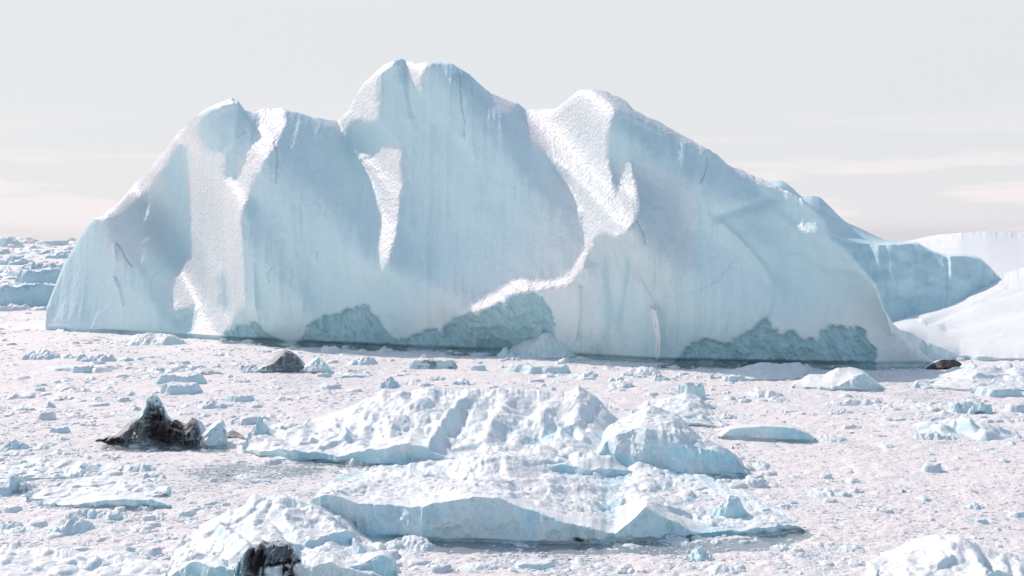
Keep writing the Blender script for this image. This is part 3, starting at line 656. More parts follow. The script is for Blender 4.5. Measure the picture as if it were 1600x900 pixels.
# far ice at the left
for (u, v, wp, hp, st, lb) in [(14,386,50,22,'hump','pale hummocky iceberg at the left edge just under the horizon'), (82,384,56,9,'slab','long low table of blue ice on the left horizon'), (113,379,24,11,'hump','tiny far berg touching the left flank of the huge iceberg at the horizon'),
    (70,398,90,9,'ridge','thin ragged strip of far ice below the low blue table'), (22,414,70,22,'hump','rounded blue-shaded far berg at the left edge'), (66,421,66,14,'ridge','low far berg between two blue shaded slabs at the left'),
    (110,428,60,40,'rubble','sunlit rubbly slope of far ice beside the left flank of the huge iceberg'), (40,379,40,10,'rubble','small jumble of far ice on the left horizon'), (5,398,40,12,'rubble','pale rubbly berg at the very left edge below the horizon'), (95,404,60,16,'hump','white sloping far berg above the sunlit rubbly slope'), (40,432,80,16,'rubble','broken far ice between the rounded edge berg and the second slab'),
    (62,448,100,30,'slab','flat topped far slab with shaded front, second from the near side at the left'), (30,480,130,40,'slab','nearest flat topped slab at the left, just beyond the brash')]:
    place('iceberg', lb, IB, u, v, wp, hp, st, asp=.55, seed=int(u + v), mat=M_FAR, group='far bergs at the left', tint=.12, rough=.07)
# mid field
loft('ice_floe', 'huge crumpled white ridge of ice with diagonal furrows, behind the low broad floe', FL, [(378,708),(440,718),(560,727),(640,728),(760,742),(960,746),(1020,747)],
     [(378,700),(392,675),(410,652),(424,668),(450,674),(480,662),(510,650),(540,640),(570,624),(600,615),(640,613),(670,608),(700,612),(740,611),(780,610),(820,611),(850,612),(880,617),(905,602),(925,614),(950,640),(975,668),(1000,700),(1020,740)],
     lip=[(378,704),(440,704),(500,706),(530,712),(560,704),(600,702),(640,690),(700,715),(800,722),(960,735),(1020,744)], deep=26, back=8, amp=.95, freq=.30, rid=.65, seed=31, tint=.10, tintf=.30, front_amp=.5, pit=.15, rt=150, facet=.4, domesz=2.1, spots=[(866,683,36,9,1.0),(600,714,50,12,.8),(520,716,40,10,.55),(590,668,22,8,.5),(790,672,30,8,.45)],
     ridges=[([(742,612),(720,640),(695,668),(672,700)], 7, 0.57), ([(735,640),(712,680)], 5, -0.26), ([(640,622),(600,640),(570,650)], 6, 0.31), ([(690,628),(650,650),(620,668)], 6, -0.26), ([(800,620),(780,640),(768,670)], 7, 0.36), ([(780,630),(830,640),(870,650)], 7, -0.20), ([(742,612),(725,632),(700,662),(680,700)], 9, 0.66), ([(670,632),(640,650),(610,668)], 10, 0.51), ([(712,628),(700,648),(668,668)], 12, -0.51), ([(560,640),(548,665),(540,690)], 7, 0.41), ([(600,640),(590,660),(575,690)], 8, -0.36), ([(800,612),(790,640),(760,690)], 10, 0.57), ([(835,625),(820,650),(790,680)], 10, -0.46), ([(880,618),(860,640),(845,665)], 10, 0.51), ([(925,625),(905,650),(880,680)], 9, 0.41), ([(480,662),(470,690)], 7, 0.31), ([(600,668),(640,664),(680,668)], 6, -0.31), ([(520,660),(540,690)], 5, 0.26), ([(820,690),(870,676),(900,682)], 6, -0.46)])
loft('ice_floe', 'blue cracked block of ice at the right end of the crumpled ridge', FL, [(925,738),(1000,742),(1100,748),(1168,746)], [(925,716),(938,690),(950,668),(975,655),(1000,640),(1030,636),(1060,648),(1080,668),(1098,684),(1125,700),(1150,713),(1168,742)],
     lip=[(925,722),(945,692),(965,678),(1000,668),(1040,672),(1062,668),(1078,692),(1100,700),(1130,708),(1150,718),(1168,743)], deep=10, back=6, amp=.6, freq=.35, rid=.5, seed=33, tint=.14, tintf=.22, front_amp=.45, lean=.55, pit=.1, rf=70, facet=.3, domesz=1.2, blueband=.4,
     ridges=[([(1062,668),(1075,690),(1098,684)], 4, -.4)])
loft('ice_floe', 'pale hummock of snow behind the crumpled ridge, with a tilted block on it', FL, [(985,662),(1130,668)], [(985,648),(1010,630),(1040,622),(1070,616),(1095,622),(1110,640),(1130,666)], deep=14, back=4, amp=.5, seed=34, domesz=1.0, facet=.3)
loft('ice_floe', 'low broad white floe with a scalloped blue-shaded front cliff, nearest the camera in the centre', FL,
     [(476,834),(520,838),(600,842),(700,848),(800,850),(940,850),(948,846),(1030,846),(1100,841),(1200,839),(1258,831)],
     [(476,832),(484,780),(520,756),(560,745),(600,724),(640,712),(700,712),(760,701),(820,697),(900,702),(960,710),(1000,724),(1040,738),(1080,745),(1120,760),(1170,778),(1220,803),(1258,829)],
     lip=[(476,833),(484,782),(500,774),(520,772),(560,786),(640,793),(690,786),(740,774),(780,778),(820,795),(880,815),(925,822),(945,832),(960,834),(985,817),(1010,792),(1040,810),(1085,829),(1100,832),(1150,829),(1220,822),(1250,824),(1258,830)],
     deep=34, back=8, amp=.42, freq=.55, rid=.45, seed=35, tint=.05, tintf=.12, front_amp=.32, lean=.15, pit=.5, rt=240, rf=60, facet=.3, domesz=.7, feats=[(730,738,60,7,-.7),(780,722,50,6,.5),(860,735,60,7,-.6),(640,745,50,8,.4),(950,745,50,8,-.5),(900,765,60,6,.5),(1000,735,40,6,.5),(1050,765,40,7,-.5),(820,760,50,6,-.4),(1120,800,40,6,.4),(560,765,30,5,.4)], blueband=.5, step=1.2, gam=.95,
     ridges=[([(640,730),(720,735),(780,728)], 8, -.35), ([(850,740),(950,750),(1040,745)], 8, .35), ([(1000,760),(1060,765)], 6, -.4), ([(880,770),(960,800)], 7, -.3), ([(1100,790),(1180,795)], 6, -.35), ([(1040,760),(1080,775)],5,.4)], dirt=[(905,843,9,4,.9)])
loft('ice_floe', 'heap of snowy ice lumps at the bottom edge, behind the black dirty block', FL, [(258,930),(420,946),(600,946),(612,930)], [(258,900),(275,850),(300,838),(330,815),(352,800),(380,792),(395,772),(420,776),(445,773),(470,786),(500,800),(540,818),(572,848),(596,868),(612,900)],
     lip=[(258,905),(300,880),(360,892),(450,885),(520,880),(612,905)], deep=16, back=5, amp=.55, freq=.7, rid=.25, seed=36, tint=.08, tintf=.2, front_amp=.4, pit=.2, facet=.45, domesz=1.3, step=1.2, rt=170, ridges=[([(330,815),(360,850),(390,870)], 8, .4), ([(470,790),(520,830),(560,870)], 9, .5), ([(420,800),(450,840)], 8, -.5)])
loft('ice_floe', 'sunlit snowy mound cut off by the bottom right corner', FL, [(1366,938),(1500,950),(1660,950)], [(1366,905),(1378,878),(1405,866),(1440,846),(1465,839),(1495,840),(1520,849),(1560,862),(1600,873),(1640,885),(1660,930)],
     lip=[(1366,912),(1420,905),(1500,915),(1560,890),(1660,935)], deep=9, back=5, amp=.35, freq=.6, rid=.4, seed=37, domesz=.8, facet=.35, tint=.05, feats=[(1492,862,26,12,.45),(1440,870,16,16,-.5),(1545,880,18,16,-.6)], front_amp=.3, pit=.2, step=1.2, ridges=[([(1490,845),(1520,870),(1545,900)], 9, .4), ([(1530,852),(1545,880)], 6, -.4), ([(1575,870),(1585,900)], 6, -.4)])
loft('dirty_iceberg', 'black and grey debris-covered berg with a white pinnacle, standing in the brash at the left', 'dirty iceberg', [(148,690),(200,697),(250,699),(300,700),(318,699)], [(148,689),(176,684),(190,672),(205,657),(218,643),(228,632),(233,616),(240,612),(248,620),(253,636),(256,650),(266,658),(280,663),(290,672),(296,660),(304,655),(312,664),(318,694)],
     lip=[(148,690),(180,687),(200,672),(222,650),(233,622),(240,616),(250,640),(262,668),(280,672),(290,680),(300,666),(312,672),(318,696)], deep=6, back=5, lean=.5, amp=.5, freq=.9, rid=.6, seed=38, tint=.15, front_amp=.9, step=.6, rf=80, rt=50, facet=.7, mat=M_DIRT,
     dirt=[(215,674,46,24,.52), (262,674,46,26,.95), (243,656,20,18,.85), (170,690,40,12,.8), (240,640,10,6,.8), (300,688,30,20,.62), (290,668,24,14,.8)])
loft('ice_block', 'translucent white block leaning on the right end of the black debris-covered berg', 'ice block', [(308,700),(330,702),(354,700)], [(308,690),(318,676),(330,664),(340,655),(350,656),(354,680)], lip=[(308,694),(320,682),(330,672),(342,660),(350,662),(354,690)], deep=2.5, back=2, lean=.4, amp=.3, freq=.9, seed=39, step=.6, front_amp=.3, tint=.2, dirt=[(300,690,14,14,.6)])
loft('ice_floe', 'low grey streaked spit trailing right from the debris-covered berg', FL, [(345,686),(385,688)], [(345,672),(360,670),(372,676),(385,685)], deep=3, back=2, amp=.2, seed=40, step=.8, dirt=[(365,680,20,8,.6)], tint=.1)
loft('dirty_iceberg', 'small dark grey pyramid of dirty ice in front of the huge iceberg', 'dirty iceberg', [(398,581),(430,582),(476,582)], [(398,580),(410,570),(425,560),(445,545),(460,551),(470,562),(476,578)], lip=[(398,581),(412,573),(428,568),(446,549),(462,556),(470,566),(476,580)], deep=4, back=5, lean=.6, amp=.35, freq=.6, seed=41, step=.8, front_amp=.5, dirt=[(450,565,44,30,.56)], tint=.3, mat=M_DIRT)
loft('ice_floe', 'pale pointed lump just right of the small grey pyramid', FL, [(468,582),(522,584)], [(468,578),(480,568),(496,556),(508,566),(522,582)], lip=[(468,580),(484,570),(497,558),(508,568),(522,583)], deep=3, back=4, lean=.5, amp=.3, freq=.6, seed=42, step=.8, tint=.2, front_amp=.4)
loft('ice_floe', 'bright white tent-shaped lump standing against the foot of the huge iceberg', FL, [(790,558),(850,561),(912,560)], [(790,550),(815,532),(846,517),(868,517),(888,527),(903,546),(912,558)], lip=[(790,556),(820,552),(848,520),(868,519),(888,530),(903,549),(912,559)], deep=5, back=6, lean=.8, amp=.45, freq=.45, rid=.5, seed=43, step=.9, tint=.08, front_amp=.5, rf=60)
loft('dirty_iceberg', 'black rocky lump of debris at the right tip of the huge iceberg', 'dirty iceberg', [(1446,577),(1515,578)], [(1446,576),(1460,567),(1474,561),(1480,563),(1492,562),(1504,569),(1515,577)], deep=4, back=4, amp=.6, freq=.8, seed=44, step=.8, mat=M_DIRT, dirt=[(1480,570,90,40,1.6)], front_amp=.5)
loft('ice_floe', 'smooth white whale-backed floe right of centre, under the huge iceberg', FL, [(1238,606),(1300,611),(1386,610)], [(1238,604),(1262,587),(1290,585),(1308,575),(1330,574),(1350,579),(1364,592),(1386,608)], lip=[(1238,605),(1290,604),(1310,603),(1335,588),(1350,584),(1364,594),(1386,609)], deep=7, back=5, lean=.5, amp=.4, freq=.45, rid=.4, seed=45, step=.9, tint=.1, front_amp=.4)
loft('ice_floe', 'long low slab with a shaded front edge, right of the crumpled ridge', FL, [(1122,686),(1200,689),(1274,690)], [(1122,683),(1140,666),(1180,662),(1215,664),(1240,666),(1262,674),(1274,684)], lip=[(1122,685),(1142,670),(1195,666),(1215,667),(1240,669),(1262,677),(1274,686)], deep=7, back=3, amp=.2, freq=.5, seed=46, step=.9, tintf=.15, front_amp=.25)
loft('ice_floe', 'long thin slab with a blue-shaded edge in the brash at the lower left', FL, [(60,792),(180,796),(267,795)], [(60,786),(90,770),(130,762),(165,770),(215,776),(267,790)], lip=[(60,790),(120,789),(150,783),(190,779),(240,782),(262,785),(267,792)], deep=9, back=3, amp=.25, freq=.5, seed=47, step=.9, tintf=.2, front_amp=.3)
loft('ice_floe', 'broad low snowy bank filling the bottom left corner, with rounded humps on it', FL, [(-60,955),(150,958),(300,950),(338,940)], [(-60,872),(0,862),(60,858),(120,866),(180,872),(240,884),(300,892),(338,905)], lip=[(-60,930),(150,932),(300,925),(338,930)], deep=16, back=4, amp=.5, freq=.35, seed=61, domesz=1.3, facet=.3, rt=130, pit=.2, front_amp=.3)
loft('ice_floe', 'wide thin raft of crusted snow behind the long thin slab at the lower left', FL, [(40,784),(140,788),(230,782),(262,776)], [(40,770),(80,758),(130,748),(180,752),(225,758),(262,768)], deep=14, back=4, amp=.35, freq=.4, seed=62, domesz=1.2, facet=.25, pit=.2)
loft('ice_floe', 'wide lumpy raft of ice touching the left edge, beyond the neat shaded hump', FL, [(-40,748),(60,752),(150,744),(190,736)], [(-40,730),(20,722),(80,720),(130,724),(170,728),(190,733)], deep=14, back=4, amp=.4, freq=.4, seed=63, domesz=1.1, facet=.25, pit=.2)
loft('ice_floe', 'low rubbly raft below the broad right foot notch of the huge iceberg', FL, [(1110,592),(1200,596),(1268,592)], [(1110,586),(1150,576),(1195,566),(1215,570),(1250,566),(1268,584)], deep=10, back=4, amp=.4, freq=.5, seed=64, domesz=1.2, facet=.4, pit=.2)
loft('ice_floe', 'long white raft of snow lumps at the right edge, below the low sunlit iceberg', FL, [(1430,606),(1520,612),(1650,614)], [(1430,600),(1465,588),(1500,578),(1540,572),(1570,580),(1600,576),(1650,590)], deep=14, back=4, amp=.5, freq=.4, seed=65, domesz=1.6, facet=.5, pit=.2)
# single floes: (u, v of waterline, width px, height px, style, label)
B = 'tall brash humps'
for k, (u, v, wp, hp, st, lb) in enumerate([
 (238,541,105,27,'hump','rounded snowy hump in front of the left foot of the huge iceberg'), (283,602,90,16,'slab','flat slab behind its twin in the left brash, with a plain white top'), (288,617,82,17,'slab','flat slab with a notched front edge, nearer of two stacked slabs at the left'),
 (66,563,60,20,'hump','soft white hump at the left, inside the brash below the leftmost cliff'), (128,583,140,7,'slab','long thin plate of grey ice at the left, almost flush with the water'), (150,566,60,14,'ridge','knobbly strip of ice blocks ending in a thin plate at the left'),
 (256,583,60,14,'rubble','broken cluster of blocks between the twin slabs and the huge iceberg'), (320,588,60,13,'hump','low white hump left of the small grey pyramid'), (388,578,30,6,'ridge','dark thin sliver of dirty ice left of the small grey pyramid'),
 (568,571,50,16,'hump','small smooth mound with a shaded side below the fractured notch'), (676,577,84,15,'slab','low plate under the long teal notch, with a grey knob'), (663,566,32,12,'peak','grey knob rising behind the low plate'),
 (610,607,42,20,'peak','shaded wedge of ice behind the crumpled ridge, at its left half'), (652,604,50,8,'ridge','dark-edged sliver beside the shaded wedge'), (552,590,70,12,'rubble','scatter of low blocks under the small pyramid and its neighbour'),
 (838,585,110,13,'slab','long plate with a blue edge below the bright tent-shaped lump'), (820,562,60,14,'rubble','crumbled blocks at the foot of the bright tent-shaped lump'), (791,560,34,20,'peak','small white knob left of the bright tent-shaped lump'),
 (918,594,56,14,'rubble','heap of small blocks below and right of the bright tent-shaped lump'), (1030,597,32,17,'hump','blue-shaded wedge below the frozen streak'), (970,607,44,14,'hump','small rounded lump behind the right half of the crumpled ridge'),
 (1004,588,64,16,'hump','pale low mound left of the blue-shaded wedge'), (1144,597,46,9,'slab','little flat plate right of the blue-shaded wedge'), (1085,624,48,26,'slab','tilted square block standing on the pale hummock'),
 (1094,642,54,20,'hump','greyish lump under the tilted square block'), (1196,621,70,15,'rubble','rubble strip right of the tilted square block'), (1214,588,70,22,'rubble','white rubble bank along the right foot of the huge iceberg'),
 (1136,655,30,10,'hump','small white bump above the long low slab'), (1296,691,50,12,'hump','short stub floe touching the right end of the long low slab'), (1190,732,36,12,'hump','little turquoise lump just right of the cracked blue block'),
 (1545,600,150,38,'brash','wide pile of white rubble near the right edge, below the low sunlit iceberg'), (1560,620,80,13,'slab','flat plate at the near side of the right hand rubble pile'), (1480,645,110,22,'hump','grey-striped whaleback floe near the right edge'),
 (1516,647,60,20,'ridge','blue shaded block at the right end of the grey-striped whaleback'), (1505,688,150,32,'rubble','jagged cluster of blocks in the brash near the right edge, nearer than the whaleback'), (1462,688,60,12,'ridge','low row of lumps at the left of the jagged cluster'),
 (1424,632,40,9,'hump','small plate left of the grey-striped whaleback'), (1368,631,24,9,'hump','tiny pale lump right of centre between whale-backed floe and whaleback'), (1330,634,60,10,'ridge','thin row of ice between the whale-backed floe and the long low slab'),
 (1290,779,70,12,'rubble','loose line of pale bits right of the broad floe'), (1320,778,28,10,'hump','bluish bump at the right end of the loose line of bits'), (1332,754,30,8,'hump','small bluish lump alone in the right hand slush'), (1523,797,34,12,'hump','small turquoise lump alone in the lower right slush'),
 (1410,770,14,5,'hump','tiny dark speck of dirty ice in the right hand slush'), (1385,701,34,8,'hump','small floe in the slush right of the stub floe'), (1590,808,36,7,'slab','small plate by the right edge above the snowy mound'), (1530,818,34,6,'slab','thin plate above the snowy mound in the lower right'),
 (125,747,76,20,'hump','neat shaded hump above the long thin slab at the lower left'), (220,738,46,15,'rubble','little broken lump right of the neat shaded hump'), (20,704,44,16,'rubble','lumpy floe at the left edge level with the black berg'), (66,704,38,10,'hump','small hump right of the lumpy floe at the left edge'),
 (96,689,26,8,'hump','tiny flat lump left of the black berg'), (20,775,76,30,'rubble','grey tipped rubble at the left edge, level with the neat hump'), (60,733,60,12,'ridge','row of low blue lumps between left edge and the neat shaded hump'), (112,838,80,34,'hump','rounded white mound below the long thin slab'),
 (152,815,70,16,'ridge','low shoulder of ice behind the rounded white mound'), (20,828,36,14,'hump','small round lump at the lower left edge'), (145,905,80,34,'hump','shaded dome cut by the bottom edge at the lower left'), (80,908,80,22,'hump','low dome left of the shaded dome at the bottom edge'),
 (200,868,28,14,'peak','small pointed lump above the shaded dome'), (228,878,20,10,'hump','tiny lump right of the small pointed one'), (212,763,46,9,'slab','thin plate above the right end of the long thin slab'), (384,750,40,8,'hump','small plate alone in the slush left of the broad floe'), (410,757,36,6,'slab','thinner plate beside the small plate in the slush'),
 (408,690,44,40,'peak','white pointed lump at the left tip of the crumpled ridge'), (440,684,40,24,'rubble','broken lumps beside the pointed tip of the crumpled ridge'), (388,664,60,12,'ridge','thin strip of ice left of the crumpled ridge'), (330,640,50,18,'hump','pale hump behind the black berg'), (375,628,50,10,'slab','low plate between the black berg and the huge iceberg'),
 (212,643,26,9,'hump','small lump left of the white pinnacle'), (205,618,20,7,'hump','tiny lump above the black berg'), (120,615,40,10,'hump','low white lump in the left brash'), (78,645,44,6,'hump','flat lens of ice in the left brash'), (80,640,30,12,'peak','tiny peak beside the flat lens of ice'), (96,626,44,6,'ridge','greyish dark-edged sliver in the left brash'),
 (640,862,76,20,'rubble','crumbly lump in front of the broad floe, at its left half'), (745,893,60,10,'hump','low mound near the bottom edge below the broad floe'), (830,890,70,8,'slab','flat plate near the bottom edge'), (1090,878,46,26,'rubble','blocky heap below the right half of the broad floe'),
 (1128,898,52,13,'hump','dark-sided mound at the bottom edge, right of the blocky heap'), (1218,860,34,8,'hump','small lump off the right tip of the broad floe'), (1326,864,40,8,'hump','lump in the slush left of the snowy mound'), (1060,850,40,9,'hump','small lump touching the foot of the broad floe')]):
    dk = .55 if ('dark thin' in lb or 'dirty' in lb) else (.22 if 'grey' in lb else 0.)
    place('ice_floe', lb, FL, u, v, wp, hp, st, asp={'slab': .8, 'ridge': .8}.get(st, 1.2), seed=100 + k, dirt=dk, tint=.35 if 'turquoise' in lb else .12)
# blocks that lie on other ice
def on_top(name, label, u, v, wp, hp, dist, st, seed, **kw):
    m = dist / FPX; me = floe_mesh(name, wp * m, wp * m * .8, hp * m, seed, st, **kw)
    return tag(link(name, me, M_SNOW, None, ((u - 800) * dist / FPX, dist, H - (v - HOR) * dist / FPX)), label, 'ice block')
on_top('ice_block', 'upright rounded white block on the right part of the broad floe', 1145, 800, 58, 36, 100.5, 'hump', 305, tint=.1, rough=.07)
on_top('ice_block', 'smooth boulder of ice on the heap at the bottom edge', 489, 826, 38, 24, 96, 'hump', 302, tint=.25)
on_top('ice_block', 'pointed shaded block on the crest of the heap at the bottom edge', 452, 806, 56, 34, 97, 'peak', 303, tint=.2)
loft('dirty_iceberg', 'black dirt-filled block with a jagged top, at the bottom edge in the heap', 'dirty iceberg', [(362,946),(486,946)], [(362,888),(376,862),(388,852),(396,856),(404,852),(409,840),(416,850),(430,844),(450,846),(462,853),(474,872),(486,900)], lip=[(362,896),(376,870),(388,858),(396,862),(404,858),(409,845),(416,856),(430,852),(450,854),(462,862),(474,880),(486,908)], deep=2, back=3, lean=.5, amp=.3, freq=1.4, seed=50, step=.7, rf=90, dirt=[(424,900,52,75,.62), (403,880,20,36,.95), (444,895,30,36,.9)], front_amp=.5, tint=.3, mat=M_DIRT)
loft('ice_floe', 'white flat-fronted slab at the bottom edge, right of the black dirt-filled block', FL, [(455,950),(622,948)], [(455,905),(475,885),(500,874),(560,866),(600,862),(614,868),(622,900)], lip=[(455,915),(480,905),(520,890),(570,882),(596,868),(614,874),(622,910)], deep=4, back=3, amp=.3, freq=.8, seed=51, step=1, rt=80)
loft('ice_floe', 'rounded white mound at the bottom edge, left of the black dirt-filled block', FL, [(315,952),(402,952)], [(315,905),(340,882),(362,870),(380,874),(395,890),(402,910)], deep=4, back=3, amp=.2, freq=.8, seed=52, step=1, rt=60)

# ------------------------------------------------------------------ small floes: copies of a few kinds, each an object of its own
rng = random.Random(5)
protos = [floe_mesh('small_floe', 1, .8, .26, 500 + i, ['hump', 'rubble', 'slab', 'ridge', 'peak', 'hump', 'rubble', 'hump', 'slab', 'rubble'][i], nx=34, ny=20, tint=.12) for i in range(10)]
for p in protos: p.materials.append(M_SNOW)
ZONES = [('chunks in the left brash', (0, 545, 150, 720), 26), ('chunks in the brash under the left cliffs', (150, 545, 400, 640), 26),
 ('chunks between the huge iceberg and the crumpled ridge', (480, 560, 1060, 602), 34), ('chunks in the brash under the right shoulder', (1110, 585, 1600, 655), 34),
 ('chips in the right hand slush', (1180, 695, 1600, 835), 28), ('lumps in the lower left brash', (0, 715, 260, 880), 28),
 ('chips left of the broad floe', (200, 705, 475, 770), 12), ('chips along the bottom edge', (630, 862, 1360, 896), 24)]
MARKS = [('black pinnacled berg', 245, 690), ('thin grey plate', 128, 580), ('smooth hump under the left cliffs', 238, 538), ('twin slabs', 285, 610), ('small grey pyramid', 440, 575), ('lumpy floe on the left edge', 20, 700),
 ('neat shaded hump', 125, 745), ('long thin blue-edged slab', 170, 790), ('white mound under the thin slab', 112, 835), ('pointed tip of the crumpled ridge', 405, 690), ('shaded wedge behind the ridge', 610, 605), ('low plate with the grey knob', 676, 576),
 ('bright tent-shaped lump', 850, 560), ('small mound under the fractured notch', 568, 570), ('blue wedge under the frozen streak', 1030, 596), ('tilted square block', 1085, 625), ('rubble bank under the right foot', 1214, 588),
 ('whale-backed white floe', 1310, 608), ('grey-striped whaleback', 1480, 645), ('right hand rubble pile', 1545, 600), ('long low shaded slab', 1200, 688), ('jagged cluster near the right edge', 1505, 688), ('cracked blue block', 1100, 740),
 ('broad floe tip', 1250, 830), ('snowy corner mound', 1480, 880), ('blocky heap under the broad floe', 1090, 878), ('dark-sided bottom mound', 1128, 896), ('plate at the bottom edge', 830, 890), ('crumbly lump before the broad floe', 640, 862), ('low mound by the bottom edge', 745, 892),
 ('turquoise lump in the slush', 1523, 797), ('bluish bump in the slush', 1320, 777)]
KIND = ['rounded', 'lumpy', 'flat', 'ragged', 'pointed', 'rounded', 'lumpy', 'rounded', 'flat', 'lumpy']
made = {}
for gname, (ua, va, ub, vb_), n in ZONES:
    for i in range(n):
        u, v = rng.uniform(ua, ub), rng.uniform(va, vb_); Yd = depth(v); chip = 'chips' in gname; base_w = rng.uniform(.7, 1) * (11 + 34 * rng.random() ** 2.2) * (.6 if chip else 1)
        pk = rng.randrange(10); s = base_w * Yd / FPX; o = bpy.data.objects.new('ice_chunk', protos[pk]); C.objects.link(o)
        o.location = ((u - 800) * Yd / FPX, Yd, -.03 * s); o.scale = (s, s * rng.uniform(1.0, 1.8), s * rng.uniform(.6, 1.25) * (.6 if chip else 1)); o.rotation_euler.z = rng.uniform(-.5, .5) + (math.pi if rng.random() < .5 else 0)
        tag(o, '', 'ice chunk', gname)
        mk = min(MARKS, key=lambda q: math.hypot(q[1] - u, 3 * (q[2] - v))); du, dv = u - mk[1], 3 * (v - mk[2])
        dr = ('left of' if du < 0 else 'right of') if abs(du) > abs(dv) else ('beyond' if dv < 0 else 'in front of')
        made.setdefault((KIND[pk], dr, mk[0]), []).append((math.hypot(du, dv), o))
for (kd, dr, nm_), lst in made.items():
    lst.sort(key=lambda q: q[0])
    for i, (_, o) in enumerate(lst):
        rank = ['nearest', 'second nearest', 'third nearest', 'fourth nearest', 'fifth nearest', 'sixth nearest', 'seventh nearest', 'eighth nearest'][min(i, 7)] + ' ' if len(lst) > 1 else ''
        o['label'] = f'{rank}small {kd} white chunk {dr} the {nm_}'

# ------------------------------------------------------------------ brash: fragments nobody could count
def brash(n=210000):
    r = np.random.default_rng(9); v = 480 + (915 - 480) * r.random(n) ** .85; u = r.random(n) * 2400 - 400
    Y = depth(v); X = (u - 800) * Y / FPX
    dens = .5 + .6 * fbm(X * .06, Y * .04, 0, 3, 4, .6) + .35 * fbm(X * .3, Y * .2, 0, 8, 3)
    op = np.zeros(n)
    for p, a in OPEN: op = np.maximum(op, a * inpoly(p, u, v))
    keep = r.random(n) < np.clip(dens, .08, 1) * (1 - .75 * op) * np.where(inpoly([(1180, 700), (1700, 690), (1700, 850), (1270, 850), (1150, 860)], u, v), .22, 1); X, Y, u, v = X[keep], Y[keep], u[keep], v[keep]; n = len(X)
    s = (1.1 + 5.0 * r.random(n) ** 5 + 9 * (r.random(n) > .985) * r.random(n)) * Y / FPX * .9
    k = 5; a = np.sort(r.random((n, k)) * .9, 1) * 1.2 + np.arange(k)[None] * 2 * np.pi / k
    rr = s[:, None] * (.7 + .5 * r.random((n, k))); hh = s * (.10 + .30 * r.random(n) ** 2)
    bx = X[:, None] + rr * np.cos(a); by = Y[:, None] + rr * np.sin(a) * .9
    tx = X[:, None] + rr * .6 * np.cos(a); ty = Y[:, None] + rr * .55 * np.sin(a); tz = hh[:, None] * (.6 + .5 * r.random((n, k)))
    V3 = np.concatenate([np.stack([bx, by, np.full_like(bx, -.12)], -1), np.stack([tx, ty, tz], -1), np.stack([X, Y, hh * 1.1], -1)[:, None]], 1)
    b = np.arange(n)[:, None] * (2 * k + 1); F = []
    for j in range(k):
        q = (j + 1) % k
        F += [np.concatenate([b + j, b + q, b + k + q], 1), np.concatenate([b + j, b + k + q, b + k + j], 1), np.concatenate([b + k + j, b + k + q, b + 2 * k], 1)]
    dr = np.repeat((r.random(n) > .992) * .8, 2 * k + 1)
    me = mesh_from('brash_ice', V3.reshape(-1, 3), np.concatenate(F), {'tint': np.repeat(r.random(n) ** 2 * .35, 2 * k + 1), 'dirt': dr, 'pit': np.zeros(n * (2 * k + 1))}, False)
    o = link('brash_ice', me, M_BRASH); o['kind'] = 'stuff'; o['label'] = 'fine white ice fragments packed over the water between the floes'; o['category'] = 'brash ice'
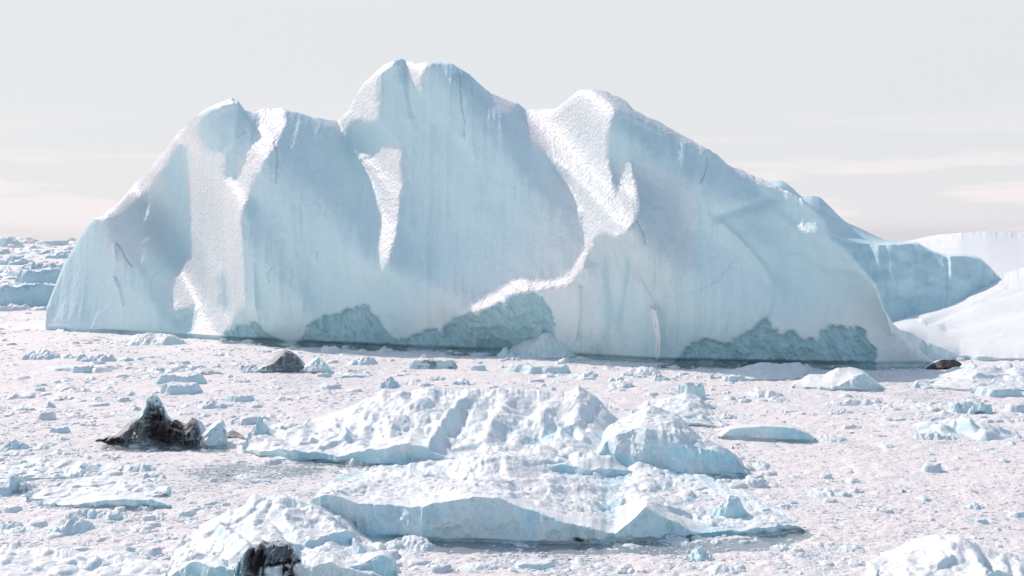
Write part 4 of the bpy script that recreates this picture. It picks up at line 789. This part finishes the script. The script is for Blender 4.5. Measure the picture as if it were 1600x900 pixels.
def rubble(n=18500):
    """knee-high lumps and plates, clustered, far too many to count"""
    r = np.random.default_rng(4); nx, ny = 15, 9; protos_ = []
    for i, st in enumerate(['hump', 'rubble', 'slab', 'rubble', 'ridge', 'hump', 'rubble', 'slab', 'brash', 'brash']):
        me = floe_mesh('t', 1, .8, .3, 700 + i, st, nx=nx, ny=ny, rough=.15); co = np.zeros(len(me.vertices) * 3, np.float32); me.vertices.foreach_get('co', co); protos_.append(co.reshape(-1, 3)); bpy.data.meshes.remove(me)
    f = grid_faces(ny, nx); VV_, FF_, TT = [], [], []; k = 0
    far = r.random(n) < .14
    v = np.where(far, 376 + 110 * r.random(n) ** .8, 500 + 415 * r.random(n) ** .9); u = np.where(far, np.where(r.random(n) < .75, r.random(n) * 150 - 10, 1380 + r.random(n) * 250), r.random(n) * 2400 - 400)
    Y = depth(v); X = (u - 800) * Y / FPX
    dens = .35 + .9 * fbm(X * .035, Y * .02, 0, 23, 3, .6); op = np.zeros(n)
    for p, a in OPEN: op = np.maximum(op, a * inpoly(p, u, v))
    calm = inpoly([(1180, 700), (1620, 690), (1620, 850), (1270, 850), (1100, 880), (640, 870), (640, 855), (1260, 850)], u, v) | inpoly([(200, 700), (480, 722), (480, 770), (330, 780), (250, 750)], u, v)
    keep = r.random(n) < np.clip(dens, .12, 1) * (1 - op) * np.where(calm, .10, 1)
    for i in np.nonzero(keep)[0]:
        s_ = (6 + 34 * r.random() ** 4) * Y[i] / FPX; p = protos_[r.integers(10)] * [s_, s_ * (1.0 + .9 * r.random()), s_ * (.4 + .7 * r.random())]
        a = r.uniform(-.6, .6) + (np.pi if r.random() < .5 else 0); c_, sn = math.cos(a), math.sin(a)
        VV_.append(np.stack([X[i] + c_ * p[:, 0] - sn * p[:, 1], Y[i] + sn * p[:, 0] + c_ * p[:, 1], p[:, 2] - .05 * s_], -1)); FF_.append(f + k); TT.append(np.full(len(p), .25 * r.random() ** 2)); k += len(p)
    me = mesh_from('ice_rubble', np.concatenate(VV_), np.concatenate(FF_), {'tint': np.concatenate(TT), 'dirt': np.zeros(k), 'pit': np.zeros(k)})
    o = link('ice_rubble', me, M_SNOW); o['kind'] = 'stuff'; o['label'] = 'low white lumps and plates of ice crowding the brash'; o['category'] = 'ice rubble'
rubble()
M_BRASH = ice_material('brash_fragments', base=(.87, .855, .84), pit=.0, coarse=.05, unit=.5, blue=(.35, .6, .7))
brash()
# ------------------------------------------------------------------ thin sea air
def haze(dens):
    x0, x1, y0, y1, z0, z1 = -21000, 21000, -420, 12600, -3.5, 72
    V3 = [(x, y, z) for z in (z0, z1) for y in (y0, y1) for x in (x0, x1)]
    F = [(0, 2, 3, 1), (4, 5, 7, 6), (0, 1, 5, 4), (2, 6, 7, 3), (0, 4, 6, 2), (1, 3, 7, 5)]
    m = bpy.data.materials.new('haze'); m.use_nodes = True; t = m.node_tree; t.nodes.clear()
    o = N(t, 'ShaderNodeOutputMaterial'); v = N(t, 'ShaderNodeVolumePrincipled'); t.links.new(v.outputs[0], o.inputs['Volume'])
    v.inputs['Color'].default_value = (.97, .975, .98, 1); v.inputs['Density'].default_value = dens; v.inputs['Anisotropy'].default_value = .3
    h = link('haze', mesh_from('haze', V3, F, None, False), m); h['kind'] = 'stuff'
haze(.00006)
